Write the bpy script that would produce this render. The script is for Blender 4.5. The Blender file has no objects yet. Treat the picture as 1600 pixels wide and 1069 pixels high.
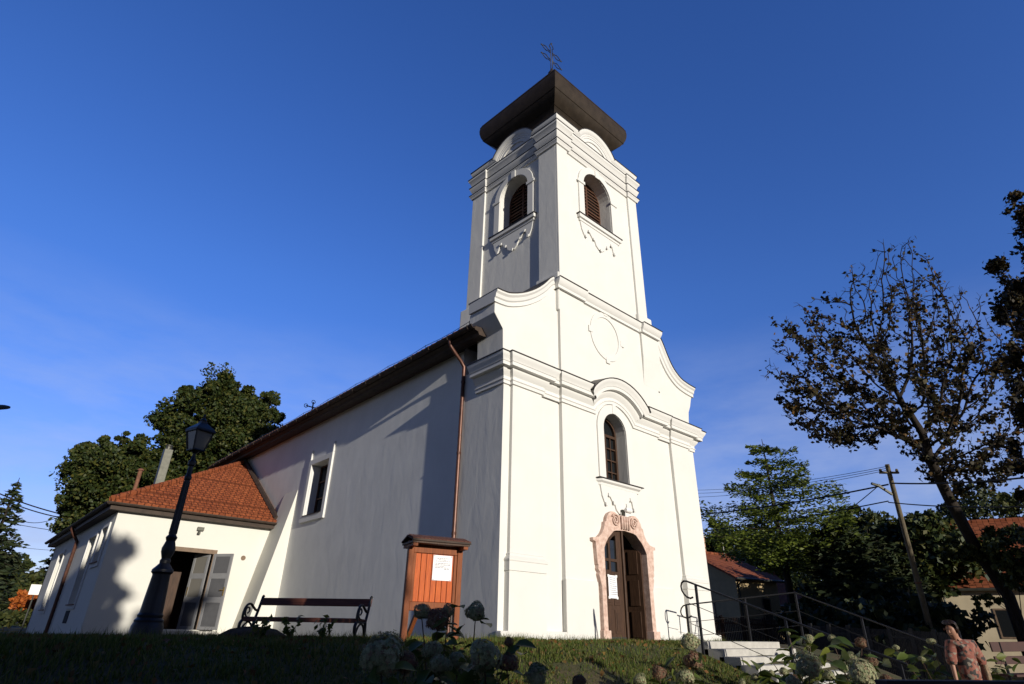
import bpy, math, random
import numpy as np
from mathutils import Vector, Matrix
from mathutils.geometry import tessellate_polygon
random.seed(7); RNG = np.random.default_rng(11)
S = bpy.context.scene
COL = S.collection

# ---------------------------------------------------------------- camera
YAW, PITCH, ROLL, FPX = 0.73160766, 0.46712539, 0.02040933, 894.78
def cam_axes():
    cy, sy = math.cos(YAW), math.sin(YAW); cp, sp = math.cos(PITCH), math.sin(PITCH)
    fwd = Vector((sy*cp, cy*cp, sp)); right = Vector((cy, -sy, 0)); up = right.cross(fwd)
    cr, sr = math.cos(ROLL), math.sin(ROLL)
    return right*cr + up*sr, right*-sr + up*cr, fwd
CR, CU, CF = cam_axes()
cam_data = bpy.data.cameras.new('camera'); cam = bpy.data.objects.new('camera', cam_data); COL.objects.link(cam)
cam_data.sensor_width = 36; cam_data.lens = FPX/1600*36
cam_data.clip_start = 0.05; cam_data.clip_end = 6000
cam.matrix_world = Matrix(((CR.x, CU.x, -CF.x, 0), (CR.y, CU.y, -CF.y, 0), (CR.z, CU.z, -CF.z, 0), (0, 0, 0, 1)))
S.camera = cam

def ray(px, py):
    return CR*((px-800)/FPX) + CU*(-(py-534.5)/FPX) + CF
def at(px, py, depth): return ray(px, py)*depth
def atZ(px, py, z):
    d = ray(px, py); return d*(z/d.z)

# ---------------------------------------------------------------- light
SUN_EL = math.radians(10.5)
to_sun = Vector((-0.099, -1.0, 0)).normalized()*math.cos(SUN_EL) + Vector((0, 0, math.sin(SUN_EL)))
sd = bpy.data.lights.new('sun', 'SUN'); sd.energy = 5.0; sd.angle = math.radians(0.5); sd.color = (1.0, 0.935, 0.82)
so = bpy.data.objects.new('sun', sd); COL.objects.link(so)
so.rotation_euler = to_sun.to_track_quat('Z', 'Y').to_euler()
W = bpy.data.worlds.new('World'); S.world = W; W.use_nodes = True
def world():
    nt = W.node_tree; N = nt.nodes; L = nt.links; N.clear()
    out = N.new('ShaderNodeOutputWorld'); bg = N.new('ShaderNodeBackground')
    sky = N.new('ShaderNodeTexSky'); sky.sky_type = 'NISHITA'; sky.sun_disc = False
    sky.sun_elevation = SUN_EL; sky.sun_rotation = math.atan2(to_sun.x, to_sun.y)
    sky.air_density = 1.0; sky.dust_density = 0.3; sky.ozone_density = 3.0
    hs = N.new('ShaderNodeHueSaturation'); hs.inputs['Saturation'].default_value = 1.18; hs.inputs['Hue'].default_value = 0.512
    tc = N.new('ShaderNodeTexCoord'); mp = N.new('ShaderNodeMapping'); mp.inputs['Scale'].default_value = (2.2, 2.2, 7.5)
    ns = N.new('ShaderNodeTexNoise'); ns.inputs['Scale'].default_value = 1.7; ns.inputs['Detail'].default_value = 7; ns.inputs['Roughness'].default_value = 0.6
    rp = N.new('ShaderNodeValToRGB'); rp.color_ramp.elements[0].position = 0.38; rp.color_ramp.elements[1].position = 0.70; rp.color_ramp.elements[0].color = (0.12, 0.12, 0.12, 1)
    sx = N.new('ShaderNodeSeparateXYZ'); mr = N.new('ShaderNodeMapRange')
    mr.inputs['From Min'].default_value = 0.46; mr.inputs['From Max'].default_value = 0.05
    mu = N.new('ShaderNodeMath'); mu.operation = 'MULTIPLY'; mu2 = N.new('ShaderNodeMath'); mu2.operation = 'MULTIPLY'; mu2.inputs[1].default_value = 0.95
    mx = N.new('ShaderNodeMix'); mx.data_type = 'RGBA'; mx.inputs['B'].default_value = (3.0, 3.5, 5.0, 1)
    tint = N.new('ShaderNodeMix'); tint.data_type = 'RGBA'; tint.blend_type = 'MULTIPLY'; tint.inputs['Factor'].default_value = 1.0
    # sky tinted up in view, dimmed by hand behind and left to cut wall fill
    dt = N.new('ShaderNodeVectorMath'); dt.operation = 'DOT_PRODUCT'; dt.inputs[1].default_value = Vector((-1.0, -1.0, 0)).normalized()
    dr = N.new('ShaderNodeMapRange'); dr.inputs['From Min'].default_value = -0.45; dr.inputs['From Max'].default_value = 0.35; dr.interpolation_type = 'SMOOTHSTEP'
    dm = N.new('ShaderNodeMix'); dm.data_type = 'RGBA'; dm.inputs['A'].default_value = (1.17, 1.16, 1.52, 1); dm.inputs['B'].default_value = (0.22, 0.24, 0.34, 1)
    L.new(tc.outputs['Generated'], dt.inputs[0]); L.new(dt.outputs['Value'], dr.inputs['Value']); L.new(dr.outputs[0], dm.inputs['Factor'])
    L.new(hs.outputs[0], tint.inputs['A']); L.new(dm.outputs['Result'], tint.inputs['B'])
    lo = N.new('ShaderNodeMix'); lo.data_type = 'RGBA'; lo.blend_type = 'MULTIPLY'; lo.inputs['Factor'].default_value = 1.0
    lr = N.new('ShaderNodeMapRange'); lr.inputs['From Min'].default_value = 0.10; lr.inputs['From Max'].default_value = 0.50
    lc = N.new('ShaderNodeMix'); lc.data_type = 'RGBA'; lc.inputs['A'].default_value = (0.88, 0.76, 0.84, 1); lc.inputs['B'].default_value = (1, 1, 1, 1)
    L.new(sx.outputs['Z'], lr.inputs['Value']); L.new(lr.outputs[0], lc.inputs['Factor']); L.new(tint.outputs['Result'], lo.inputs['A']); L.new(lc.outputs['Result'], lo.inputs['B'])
    L.new(sky.outputs[0], hs.inputs['Color']); L.new(tc.outputs['Generated'], mp.inputs[0]); L.new(mp.outputs[0], ns.inputs['Vector'])
    L.new(ns.outputs[0], rp.inputs[0]); L.new(tc.outputs['Generated'], sx.inputs[0]); L.new(sx.outputs['Z'], mr.inputs['Value'])
    L.new(rp.outputs[0], mu.inputs[0]); L.new(mr.outputs[0], mu.inputs[1]); L.new(mu.outputs[0], mu2.inputs[0])
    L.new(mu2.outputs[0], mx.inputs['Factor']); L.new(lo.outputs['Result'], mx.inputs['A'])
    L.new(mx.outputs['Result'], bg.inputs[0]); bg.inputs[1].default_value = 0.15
    L.new(bg.outputs[0], out.inputs[0])
world()
S.view_settings.view_transform = 'Standard'; S.view_settings.look = 'None'
S.view_settings.exposure = 0.0; S.view_settings.gamma = 1.0

# ---------------------------------------------------------------- materials
def mat(name, col, rough=0.8, var=0.0, scale=4.0, bump=0.0, bscale=30.0, metal=0.0, col2=None, stretch=(1, 1, 1), spec=0.3, bdist=0.02, detail=5.0):
    m = bpy.data.materials.new(name); m.use_nodes = True
    nt = m.node_tree; N = nt.nodes; L = nt.links; b = N['Principled BSDF']
    b.inputs['Roughness'].default_value = rough; b.inputs['Metallic'].default_value = metal
    b.inputs['Specular IOR Level'].default_value = spec
    c = (*col, 1)
    tc = N.new('ShaderNodeTexCoord'); mp = N.new('ShaderNodeMapping'); mp.inputs['Scale'].default_value = stretch
    L.new(tc.outputs['Object'], mp.inputs[0])
    if var or col2:
        n = N.new('ShaderNodeTexNoise'); n.inputs['Scale'].default_value = scale; n.inputs['Detail'].default_value = detail; n.inputs['Roughness'].default_value = 0.6
        L.new(mp.outputs[0], n.inputs['Vector'])
        r = N.new('ShaderNodeValToRGB'); r.color_ramp.elements[0].position = 0.32; r.color_ramp.elements[1].position = 0.68
        c2 = col2 or tuple(min(1, x*(1+var)) for x in col); c1 = col if col2 else tuple(x*(1-var) for x in col)
        r.color_ramp.elements[0].color = (*c1, 1); r.color_ramp.elements[1].color = (*c2, 1)
        L.new(n.outputs[0], r.inputs[0]); L.new(r.outputs[0], b.inputs['Base Color'])
    else: b.inputs['Base Color'].default_value = c
    if bump:
        n2 = N.new('ShaderNodeTexNoise'); n2.inputs['Scale'].default_value = bscale; n2.inputs['Detail'].default_value = 6
        L.new(mp.outputs[0], n2.inputs['Vector'])
        bp = N.new('ShaderNodeBump'); bp.inputs['Strength'].default_value = bump; bp.inputs['Distance'].default_value = bdist
        L.new(n2.outputs[0], bp.inputs['Height']); L.new(bp.outputs[0], b.inputs['Normal'])
    return m
def leafmat(name, cols, rough=0.55, trans=0.25):
    m = bpy.data.materials.new(name); m.use_nodes = True
    nt = m.node_tree; N = nt.nodes; L = nt.links; b = N['Principled BSDF']; out = N['Material Output']
    g = N.new('ShaderNodeNewGeometry'); r = N.new('ShaderNodeValToRGB'); e = r.color_ramp.elements
    e[0].position = 0; e[0].color = (*cols[0], 1); e[1].position = 1; e[1].color = (*cols[-1], 1)
    for i, c in enumerate(cols[1:-1], 1):
        x = e.new(i/(len(cols)-1)); x.color = (*c, 1)
    L.new(g.outputs['Random Per Island'], r.inputs[0]); L.new(r.outputs[0], b.inputs['Base Color'])
    b.inputs['Roughness'].default_value = rough; b.inputs['Specular IOR Level'].default_value = 0.25
    if trans:
        t = N.new('ShaderNodeBsdfTranslucent'); mx = N.new('ShaderNodeMixShader'); mx.inputs[0].default_value = trans
        L.new(r.outputs[0], t.inputs[0]); L.new(b.outputs[0], mx.inputs[1]); L.new(t.outputs[0], mx.inputs[2]); L.new(mx.outputs[0], out.inputs[0])
    return m
def plaster(name, col, streak=1.0, dist=0.03, patch=0.04):
    m = bpy.data.materials.new(name); m.use_nodes = True
    nt = m.node_tree; N = nt.nodes; L = nt.links; b = N['Principled BSDF']
    b.inputs['Roughness'].default_value = 0.9; b.inputs['Specular IOR Level'].default_value = 0.15
    tc = N.new('ShaderNodeTexCoord')
    n = N.new('ShaderNodeTexNoise'); n.inputs['Scale'].default_value = 0.9; n.inputs['Detail'].default_value = 8; n.inputs['Roughness'].default_value = 0.65
    L.new(tc.outputs['Object'], n.inputs['Vector'])
    r = N.new('ShaderNodeValToRGB'); r.color_ramp.elements[0].position = 0.3; r.color_ramp.elements[1].position = 0.7
    r.color_ramp.elements[0].color = (*[x*(1-patch) for x in col], 1); r.color_ramp.elements[1].color = (*col, 1)
    L.new(n.outputs[0], r.inputs[0]); L.new(r.outputs[0], b.inputs['Base Color'])
    mp = N.new('ShaderNodeMapping'); mp.inputs['Scale'].default_value = (1, 1, 0.45); L.new(tc.outputs['Object'], mp.inputs[0])
    n2 = N.new('ShaderNodeTexNoise'); n2.inputs['Scale'].default_value = 2.1; n2.inputs['Detail'].default_value = 5; n2.inputs['Roughness'].default_value = 0.55; n2.inputs['Distortion'].default_value = 0.4
    L.new(mp.outputs[0], n2.inputs['Vector'])
    n3 = N.new('ShaderNodeTexNoise'); n3.inputs['Scale'].default_value = 45; n3.inputs['Detail'].default_value = 3; L.new(tc.outputs['Object'], n3.inputs['Vector'])
    b1 = N.new('ShaderNodeBump'); b1.inputs['Strength'].default_value = streak; b1.inputs['Distance'].default_value = dist
    b2 = N.new('ShaderNodeBump'); b2.inputs['Strength'].default_value = 0.25; b2.inputs['Distance'].default_value = 0.004
    L.new(n2.outputs[0], b1.inputs['Height']); L.new(n3.outputs[0], b2.inputs['Height']); L.new(b1.outputs[0], b2.inputs['Normal']); L.new(b2.outputs[0], b.inputs['Normal'])
    return m
def tile_mat(name, c1, c2, axis='Y', row=0.33, colw=0.22):
    m = bpy.data.materials.new(name); m.use_nodes = True
    nt = m.node_tree; N = nt.nodes; L = nt.links; b = N['Principled BSDF']; b.inputs['Roughness'].default_value = 0.85; b.inputs['Specular IOR Level'].default_value = 0.15
    tc = N.new('ShaderNodeTexCoord'); mp = N.new('ShaderNodeMapping')
    if axis == 'X': mp.inputs['Rotation'].default_value = (0, 0, math.pi/2)
    L.new(tc.outputs['Object'], mp.inputs[0])
    br = N.new('ShaderNodeTexBrick'); br.inputs['Scale'].default_value = 1; br.inputs['Brick Width'].default_value = colw; br.inputs['Row Height'].default_value = row*0.85
    br.inputs['Mortar Size'].default_value = 0.018; br.inputs['Mortar Smooth'].default_value = 0.6
    br.inputs['Color1'].default_value = (*c1, 1); br.inputs['Color2'].default_value = (*c2, 1); br.inputs['Mortar'].default_value = (*[x*0.55 for x in c1], 1)
    L.new(mp.outputs[0], br.inputs['Vector']); L.new(br.outputs['Color'], b.inputs['Base Color'])
    bp = N.new('ShaderNodeBump'); bp.inputs['Strength'].default_value = 0.9; bp.inputs['Distance'].default_value = 0.03; bp.invert = True
    L.new(br.outputs['Fac'], bp.inputs['Height']); L.new(bp.outputs[0], b.inputs['Normal'])
    return m
M = dict(
    white=plaster('white_plaster', (0.69, 0.68, 0.645), 0.5, 0.025, 0.075),
    nave=plaster('nave_plaster', (0.735, 0.73, 0.705), 0.30, 0.03, 0.12),
    trim=mat('white_trim', (0.665, 0.655, 0.628), 0.9, var=0.025, scale=1.5, bump=0.1, bscale=40, spec=0.15),
    annex=plaster('annex_plaster', (0.66, 0.645, 0.585), 0.3, 0.02, 0.05),
    sheet=mat('dark_sheet_metal', (0.045, 0.040, 0.038), 0.45, var=0.3, scale=6, metal=0.4),
    bronze=mat('brown_roof_metal', (0.036, 0.026, 0.018), 0.62, var=0.25, scale=3, metal=0.15, spec=0.2, bump=0.15, bscale=3),
    wood=mat('dark_brown_wood', (0.055, 0.028, 0.016), 0.6, var=0.35, scale=6, stretch=(6, 6, 0.6), bump=0.3, bscale=12),
    louvre=mat('brown_louvre_wood', (0.085, 0.038, 0.022), 0.65, var=0.25, scale=8),
    eave=mat('eave_board', (0.045, 0.030, 0.022), 0.7, var=0.3, scale=5),
    copper=mat('copper_pipe', (0.085, 0.036, 0.024), 0.42, var=0.3, scale=7, metal=0.3),
    stone=mat('pink_limestone', (0.43, 0.28, 0.22), 0.75, col2=(0.70, 0.53, 0.45), scale=9, bump=0.4, bscale=60, bdist=0.01),
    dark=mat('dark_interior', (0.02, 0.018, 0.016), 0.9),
    glass=mat('dark_glass', (0.012, 0.014, 0.016), 0.08, spec=0.6),
    tile=tile_mat('red_roof_tile', (0.21, 0.058, 0.024), (0.28, 0.082, 0.032)),
    tilex=tile_mat('red_roof_tile_turned', (0.20, 0.060, 0.028), (0.26, 0.082, 0.038), 'X'),
    naveroof=tile_mat('dark_roof_tile', (0.10, 0.05, 0.032), (0.13, 0.06, 0.04), 'X'),
    iron=mat('black_iron', (0.012, 0.012, 0.014), 0.45, var=0.3, scale=12, spec=0.5, bump=0.1, bscale=30),
    rail=mat('grey_steel_rail', (0.022, 0.022, 0.025), 0.45, metal=0.3),
    milk=mat('lamp_glass', (0.17, 0.16, 0.14), 0.25, spec=0.5),
    plank=mat('orange_wood', (0.33, 0.056, 0.007), 0.6, col2=(0.54, 0.110, 0.013), scale=5, stretch=(7, 7, 0.7), bump=0.25, bscale=10),
    post=mat('brown_orange_wood', (0.15, 0.040, 0.012), 0.65, col2=(0.24, 0.070, 0.020), scale=5, stretch=(7, 7, 0.7), bump=0.25, bscale=10),
    shingle=mat('board_shingle', (0.10, 0.04, 0.028), 0.85, var=0.35, scale=18, bump=0.5, bscale=25),
    bench=mat('bench_wood', (0.12, 0.042, 0.028), 0.5, var=0.3, scale=5, stretch=(0.5, 6, 6)),
    paper=mat('paper', (0.80, 0.80, 0.82), 0.9),
    ink=mat('ink', (0.10, 0.10, 0.12), 0.9),
    grey=mat('grey_door_paint', (0.10, 0.10, 0.105), 0.55, var=0.08, scale=5),
    whitepaint=mat('white_paint', (0.78, 0.77, 0.74), 0.5),
    greystile=mat('grey_stile_paint', (0.22, 0.22, 0.225), 0.55, var=0.06, scale=5),
    frame=mat('door_frame_wood', (0.17, 0.115, 0.075), 0.6, var=0.2, scale=6),
    brass=mat('brass', (0.55, 0.38, 0.12), 0.3, metal=0.9),
    conc=mat('concrete', (0.42, 0.405, 0.37), 0.9, var=0.12, scale=5, bump=0.3, bscale=50, bdist=0.006),
    pole=mat('weathered_pole', (0.12, 0.098, 0.065), 0.9, var=0.3, scale=4, stretch=(4, 4, 0.5)),
    metal=mat('zinc_metal', (0.085, 0.085, 0.072), 0.5, var=0.2, scale=4, metal=0.7),
    rust=mat('rusty_pipe', (0.16, 0.07, 0.04), 0.7, var=0.3, scale=8),
    bark=mat('bark', (0.028, 0.021, 0.016), 0.95, var=0.4, scale=6, stretch=(3, 3, 0.6), bump=0.6, bscale=14),
    wire=mat('black_cable', (0.01, 0.01, 0.011), 0.6),
    khaki=mat('khaki_render', (0.40, 0.30, 0.165), 0.9, var=0.12, scale=2),
    cream=mat('cream_render', (0.50, 0.42, 0.29), 0.9, var=0.1, scale=1.5),
    brick=mat('chimney_brick', (0.42, 0.23, 0.15), 0.9, var=0.2, scale=8),
    skin=mat('skin', (0.32, 0.165, 0.11), 0.5),
    hair=mat('dark_hair', (0.018, 0.010, 0.008), 0.45),
    jeans=mat('grey_trousers', (0.33, 0.32, 0.31), 0.9, var=0.15, scale=20),
    leather=mat('brown_leather', (0.10, 0.05, 0.03), 0.6),
    bag=mat('patterned_bag', (0.30, 0.20, 0.12), 0.8, col2=(0.06, 0.05, 0.04), scale=30),
    soil=mat('brown_soil', (0.09, 0.055, 0.032), 0.95, var=0.4, scale=9, bump=0.7, bscale=20),
    lawn=mat('lawn_soil', (0.045, 0.058, 0.014), 0.95, col2=(0.085, 0.062, 0.030), scale=1.5, bump=0.6, bscale=12, bdist=0.05),
    asphalt=mat('path_asphalt', (0.16, 0.155, 0.15), 0.9, var=0.1, scale=6),
    redwood=mat('red_brown_plank', (0.045, 0.012, 0.009), 0.6, var=0.2, scale=5),
    darkwood=mat('dark_beam_wood', (0.020, 0.012, 0.009), 0.7, var=0.3, scale=6),
    grass=leafmat('grass_blade', [(0.035, 0.060, 0.010), (0.065, 0.100, 0.014), (0.105, 0.125, 0.022), (0.17, 0.14, 0.05)], 0.6, 0.3),
    linden=leafmat('linden_leaf', [(0.018, 0.030, 0.008), (0.028, 0.043, 0.010), (0.040, 0.054, 0.012), (0.08, 0.075, 0.014)], 0.55, 0.15),
    ginkgo=leafmat('ginkgo_leaf', [(0.048, 0.072, 0.010), (0.085, 0.115, 0.015), (0.15, 0.18, 0.022)], 0.55, 0.25),
    conifer=leafmat('conifer_needle', [(0.012, 0.022, 0.009), (0.022, 0.034, 0.011), (0.040, 0.046, 0.013)], 0.65, 0.05),
    brownleaf=leafmat('autumn_leaf', [(0.012, 0.011, 0.006), (0.018, 0.014, 0.007), (0.024, 0.017, 0.007), (0.040, 0.038, 0.009), (0.12, 0.060, 0.016)], 0.6, 0.15),
    bush=leafmat('bush_leaf', [(0.020, 0.032, 0.010), (0.040, 0.052, 0.014), (0.075, 0.075, 0.018)], 0.6, 0.15),
    orange=leafmat('orange_leaf', [(0.30, 0.075, 0.015), (0.42, 0.12, 0.02), (0.25, 0.05, 0.015)], 0.6, 0.2),
    orange2=leafmat('fallen_leaf', [(0.10, 0.045, 0.015), (0.16, 0.075, 0.02), (0.07, 0.035, 0.015), (0.20, 0.13, 0.03)], 0.7, 0.1),
    hyleaf=leafmat('hydrangea_leaf', [(0.045, 0.075, 0.018), (0.075, 0.11, 0.022), (0.14, 0.155, 0.030)], 0.45, 0.25),
    hyflower=leafmat('hydrangea_floret', [(0.20, 0.23, 0.12), (0.30, 0.33, 0.18), (0.42, 0.42, 0.25), (0.22, 0.13, 0.085)], 0.8, 0.2),
    hybrown=leafmat('faded_floret', [(0.17, 0.15, 0.09), (0.15, 0.08, 0.055), (0.20, 0.085, 0.055), (0.25, 0.21, 0.12)], 0.8, 0.2),
    blouse=None,
)
def blouse_mat():
    m = bpy.data.materials.new('floral_blouse'); m.use_nodes = True
    nt = m.node_tree; N = nt.nodes; L = nt.links; b = N['Principled BSDF']; b.inputs['Roughness'].default_value = 0.85
    tc = N.new('ShaderNodeTexCoord'); v = N.new('ShaderNodeTexVoronoi'); v.inputs['Scale'].default_value = 22
    L.new(tc.outputs['Object'], v.inputs['Vector'])
    r = N.new('ShaderNodeValToRGB'); r.color_ramp.interpolation = 'CONSTANT'; e = r.color_ramp.elements
    e[0].color = (0.20, 0.065, 0.045, 1); e[1].position = 0.35; e[1].color = (0.25, 0.11, 0.08, 1)
    for p, c in ((0.55, (0.035, 0.03, 0.028)), (0.72, (0.21, 0.075, 0.05)), (0.88, (0.22, 0.18, 0.14))):
        x = e.new(p); x.color = (*c, 1)
    sp = N.new('ShaderNodeSeparateColor'); L.new(v.outputs['Color'], sp.inputs[0]); L.new(sp.outputs[0], r.inputs[0]); L.new(r.outputs[0], b.inputs['Base Color'])
    return m
M['blouse'] = blouse_mat()

# ---------------------------------------------------------------- object helpers
def tag(o, label=None, cat=None, group=None, kind=None):
    if label: o['label'] = label
    if cat: o['category'] = cat
    if group: o['group'] = group
    if kind: o['kind'] = kind
    return o
def thing(name, label, cat, loc=(0, 0, 0), rz=0.0, group=None):
    o = bpy.data.objects.new(name, None); COL.objects.link(o); o.location = loc; o.rotation_euler = (0, 0, rz); o.empty_display_size = 0.2
    return tag(o, label, cat, group)
def mesh_np(name, V, F, m, parent=None, smooth=False):
    me = bpy.data.meshes.new(name); V = np.asarray(V, dtype=np.float32); F = np.asarray(F, dtype=np.int32)
    n, k = F.shape
    me.vertices.add(len(V)); me.vertices.foreach_set('co', V.ravel())
    me.loops.add(n*k); me.loops.foreach_set('vertex_index', F.ravel())
    me.polygons.add(n); me.polygons.foreach_set('loop_start', np.arange(0, n*k, k, dtype=np.int32))
    if smooth: me.polygons.foreach_set('use_smooth', np.ones(n, dtype=bool))
    me.update(calc_edges=True); me.materials.append(m)
    o = bpy.data.objects.new(name, me); COL.objects.link(o)
    if parent: o.parent = parent
    return o
class MB:
    def __init__(s): s.v = []; s.f = []
    def add(s, vs, fs):
        b = len(s.v); s.v += [tuple(v) for v in vs]; s.f += [tuple(i+b for i in f) for f in fs]; return s
    def box(s, x0, x1, y0, y1, z0, z1):
        return s.add([(x0, y0, z0), (x1, y0, z0), (x1, y1, z0), (x0, y1, z0), (x0, y0, z1), (x1, y0, z1), (x1, y1, z1), (x0, y1, z1)],
                     [(0, 3, 2, 1), (4, 5, 6, 7), (0, 1, 5, 4), (1, 2, 6, 5), (2, 3, 7, 6), (3, 0, 4, 7)])
    def beam(s, a, b, w, h, up=(0, 0, 1)):
        a = Vector(a); b = Vector(b); d = (b-a).normalized(); u = Vector(up); x = d.cross(u).normalized(); u = x.cross(d).normalized()
        vs = [p + x*sx*w/2 + u*sz*h/2 for p in (a, b) for sx, sz in ((-1, -1), (1, -1), (1, 1), (-1, 1))]
        return s.add(vs, [(3, 2, 1, 0), (4, 5, 6, 7), (0, 1, 5, 4), (1, 2, 6, 5), (2, 3, 7, 6), (3, 0, 4, 7)])
    def tube(s, pts, r, n=8, caps=True):
        pts = [Vector(p) for p in pts]; rs = r if isinstance(r, (list, tuple)) else [r]*len(pts)
        b = len(s.v); prev = None
        for i, p in enumerate(pts):
            d = (pts[min(i+1, len(pts)-1)] - pts[max(i-1, 0)]).normalized()
            if prev is None:
                x = d.orthogonal().normalized()
            else:
                x = (prev - d*prev.dot(d)); x = x.normalized() if x.length > 1e-6 else d.orthogonal().normalized()
            prev = x; y = d.cross(x)
            for k in range(n):
                a = 2*math.pi*k/n; s.v.append(tuple(p + (x*math.cos(a) + y*math.sin(a))*rs[i]))
        for i in range(len(pts)-1):
            for k in range(n):
                k2 = (k+1) % n; s.f.append((b+i*n+k, b+i*n+k2, b+(i+1)*n+k2, b+(i+1)*n+k))
        if caps:
            s.f.append(tuple(b+k for k in reversed(range(n)))); e = b+(len(pts)-1)*n; s.f.append(tuple(e+k for k in range(n)))
        return s
    def lathe(s, prof, c=(0, 0, 0), n=16, rot=0.0, caps=True):
        b = len(s.v)
        for r, z in prof:
            for k in range(n):
                a = 2*math.pi*k/n + rot; s.v.append((c[0]+r*math.cos(a), c[1]+r*math.sin(a), c[2]+z))
        for i in range(len(prof)-1):
            for k in range(n):
                k2 = (k+1) % n; s.f.append((b+i*n+k, b+i*n+k2, b+(i+1)*n+k2, b+(i+1)*n+k))
        if caps:
            s.f.append(tuple(b+k for k in reversed(range(n)))); e = b+(len(prof)-1)*n; s.f.append(tuple(e+k for k in range(n)))
        return s
    def rings(s, rings, closed=False, caps=True):
        b = len(s.v); n = len(rings[0])
        for r in rings: s.v += [tuple(p) for p in r]
        kk = n if closed else n-1
        for i in range(len(rings)-1):
            for k in range(kk):
                k2 = (k+1) % n; s.f.append((b+i*n+k, b+i*n+k2, b+(i+1)*n+k2, b+(i+1)*n+k))
        if caps and closed:
            s.f.append(tuple(b+k for k in reversed(range(n)))); e = b+(len(rings)-1)*n; s.f.append(tuple(e+k for k in range(n)))
        return s
    def plate(s, outer, holes, fn, d0, d1, back=True):
        """outer and holes are (u, v) loops; fn(u, v, d) gives a point; the slab runs from d0 (front) to d1"""
        loops = [outer] + list(holes)
        tri = tessellate_polygon([[Vector((u, v, 0)) for u, v in lp] for lp in loops])
        flat = [p for lp in loops for p in lp]; n = len(flat); b = len(s.v)
        s.v += [tuple(fn(u, v, d0)) for u, v in flat] + [tuple(fn(u, v, d1)) for u, v in flat]
        for t in tri:
            s.f.append(tuple(b+i for i in t))
            if back: s.f.append(tuple(b+n+i for i in reversed(t)))
        k = 0
        for lp in loops:
            m = len(lp)
            for i in range(m):
                j = (i+1) % m; s.f.append((b+k+i, b+k+j, b+n+k+j, b+n+k+i))
            k += m
        return s
    def shift(s, fn): s.v = [tuple(fn(*v)) for v in s.v]; return s
    def build(s, name, m, parent=None, smooth=False, origin=None, bevel=0, fix=True):
        o0 = origin if origin is not None else (0, 0, 0)
        me = bpy.data.meshes.new(name); me.from_pydata([(x-o0[0], y-o0[1], z-o0[2]) for x, y, z in s.v], [], s.f)
        if fix:
            import bmesh
            bm = bmesh.new(); bm.from_mesh(me); bmesh.ops.recalc_face_normals(bm, faces=bm.faces); bm.to_mesh(me); bm.free()
        if smooth:
            for p in me.polygons: p.use_smooth = True
        me.materials.append(m); o = bpy.data.objects.new(name, me); COL.objects.link(o)
        if parent: o.parent = parent
        if smooth and smooth != 'all':
            me.set_sharp_from_angle(angle=math.radians(28))
        if bevel:
            bv = o.modifiers.new('bevel', 'BEVEL'); bv.width = bevel; bv.segments = 2; bv.limit_method = 'ANGLE'
        return o
def sweep(nodes, prof):
    """nodes: (base, out, up) triples; prof: (p, h) pairs"""
    return [[Vector(b) + Vector(o)*p + Vector(u)*h for p, h in prof] for b, o, u in nodes]
def arch_loop(c, w, z0, zs, n=12, rise=None):
    """opening outline: straight jambs up to zs and an arch of half width w (rise as given)"""
    r = rise if rise is not None else w
    return [(c-w, z0), (c+w, z0)] + [(c+w*math.cos(a), zs+r*math.sin(a)) for a in [math.pi*i/n for i in range(n+1)]]

def islands(mb):
    par = list(range(len(mb.v)))
    def find(a):
        while par[a] != a: par[a] = par[par[a]]; a = par[a]
        return a
    for f in mb.f:
        for k in f[1:]: par[find(k)] = find(f[0])
    groups = {}
    for f in mb.f: groups.setdefault(find(f[0]), []).append(f)
    res = []
    for fs in groups.values():
        m = MB(); idx = {}
        for f in fs:
            for k in f:
                if k not in idx: idx[k] = len(m.v); m.v.append(mb.v[k])
            m.f.append(tuple(idx[k] for k in f))
        res.append(m)
    return res
def each(mb, name, m, parent, **k):
    """every loose piece becomes a part of its own"""
    return [p.build(name, m, parent, **k) for p in islands(mb)]
# ---------------------------------------------------------------- terrain
def sstep(a, b, x):
    t = np.clip((x-a)/(b-a), 0, 1); return t*t*(3-2*t)
def ground_z(x, y):
    x = np.asarray(x, float); y = np.asarray(y, float)
    edge = 7.9 + 0.25*np.sin(x*0.7+1) + 0.1*np.sin(x*2.3)
    top = -0.19 - 0.018*np.clip(y-10, 0, 18) + 0.012*np.sin(x*1.3)*np.sin(y*1.1)
    low = -1.5 + 0.015*np.sin(x*1.9+y)
    t = sstep(edge-4.9, edge, y)
    z = low + (top-low)*t
    left = sstep(2.6, -3.0, x)                       # the bank flattens and sinks at the far left
    z = z - left*0.06*sstep(12, 30, y)
    right = sstep(17.5, 24, x)
    return z*(1-right) + right*(np.minimum(z, -1.5 + 1.05*sstep(6, 22, y)))
def gz(x, y): return float(ground_z(x, y))
def terrain():
    xs = np.concatenate([np.array([-3000, -800, -300, -120, -60, -40]), np.arange(-28, 40.01, 0.5), np.array([50, 70, 120, 300, 800, 3000])])
    ys = np.concatenate([np.array([-3000, -800, -300, -120, -60, -40]), np.arange(-24, 44.01, 0.5), np.array([60, 80, 130, 300, 800, 3000])])
    X, Y = np.meshgrid(xs, ys, indexing='ij'); Z = ground_z(X, Y)
    V = np.stack([X, Y, Z], -1).reshape(-1, 3); nx, ny = len(xs), len(ys)
    I = np.arange(nx*ny).reshape(nx, ny)
    F = np.stack([I[:-1, :-1], I[1:, :-1], I[1:, 1:], I[:-1, 1:]], -1).reshape(-1, 4)
    tag(mesh_np('ground', V, F, M['lawn'], smooth=True), kind='structure')
terrain()

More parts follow.
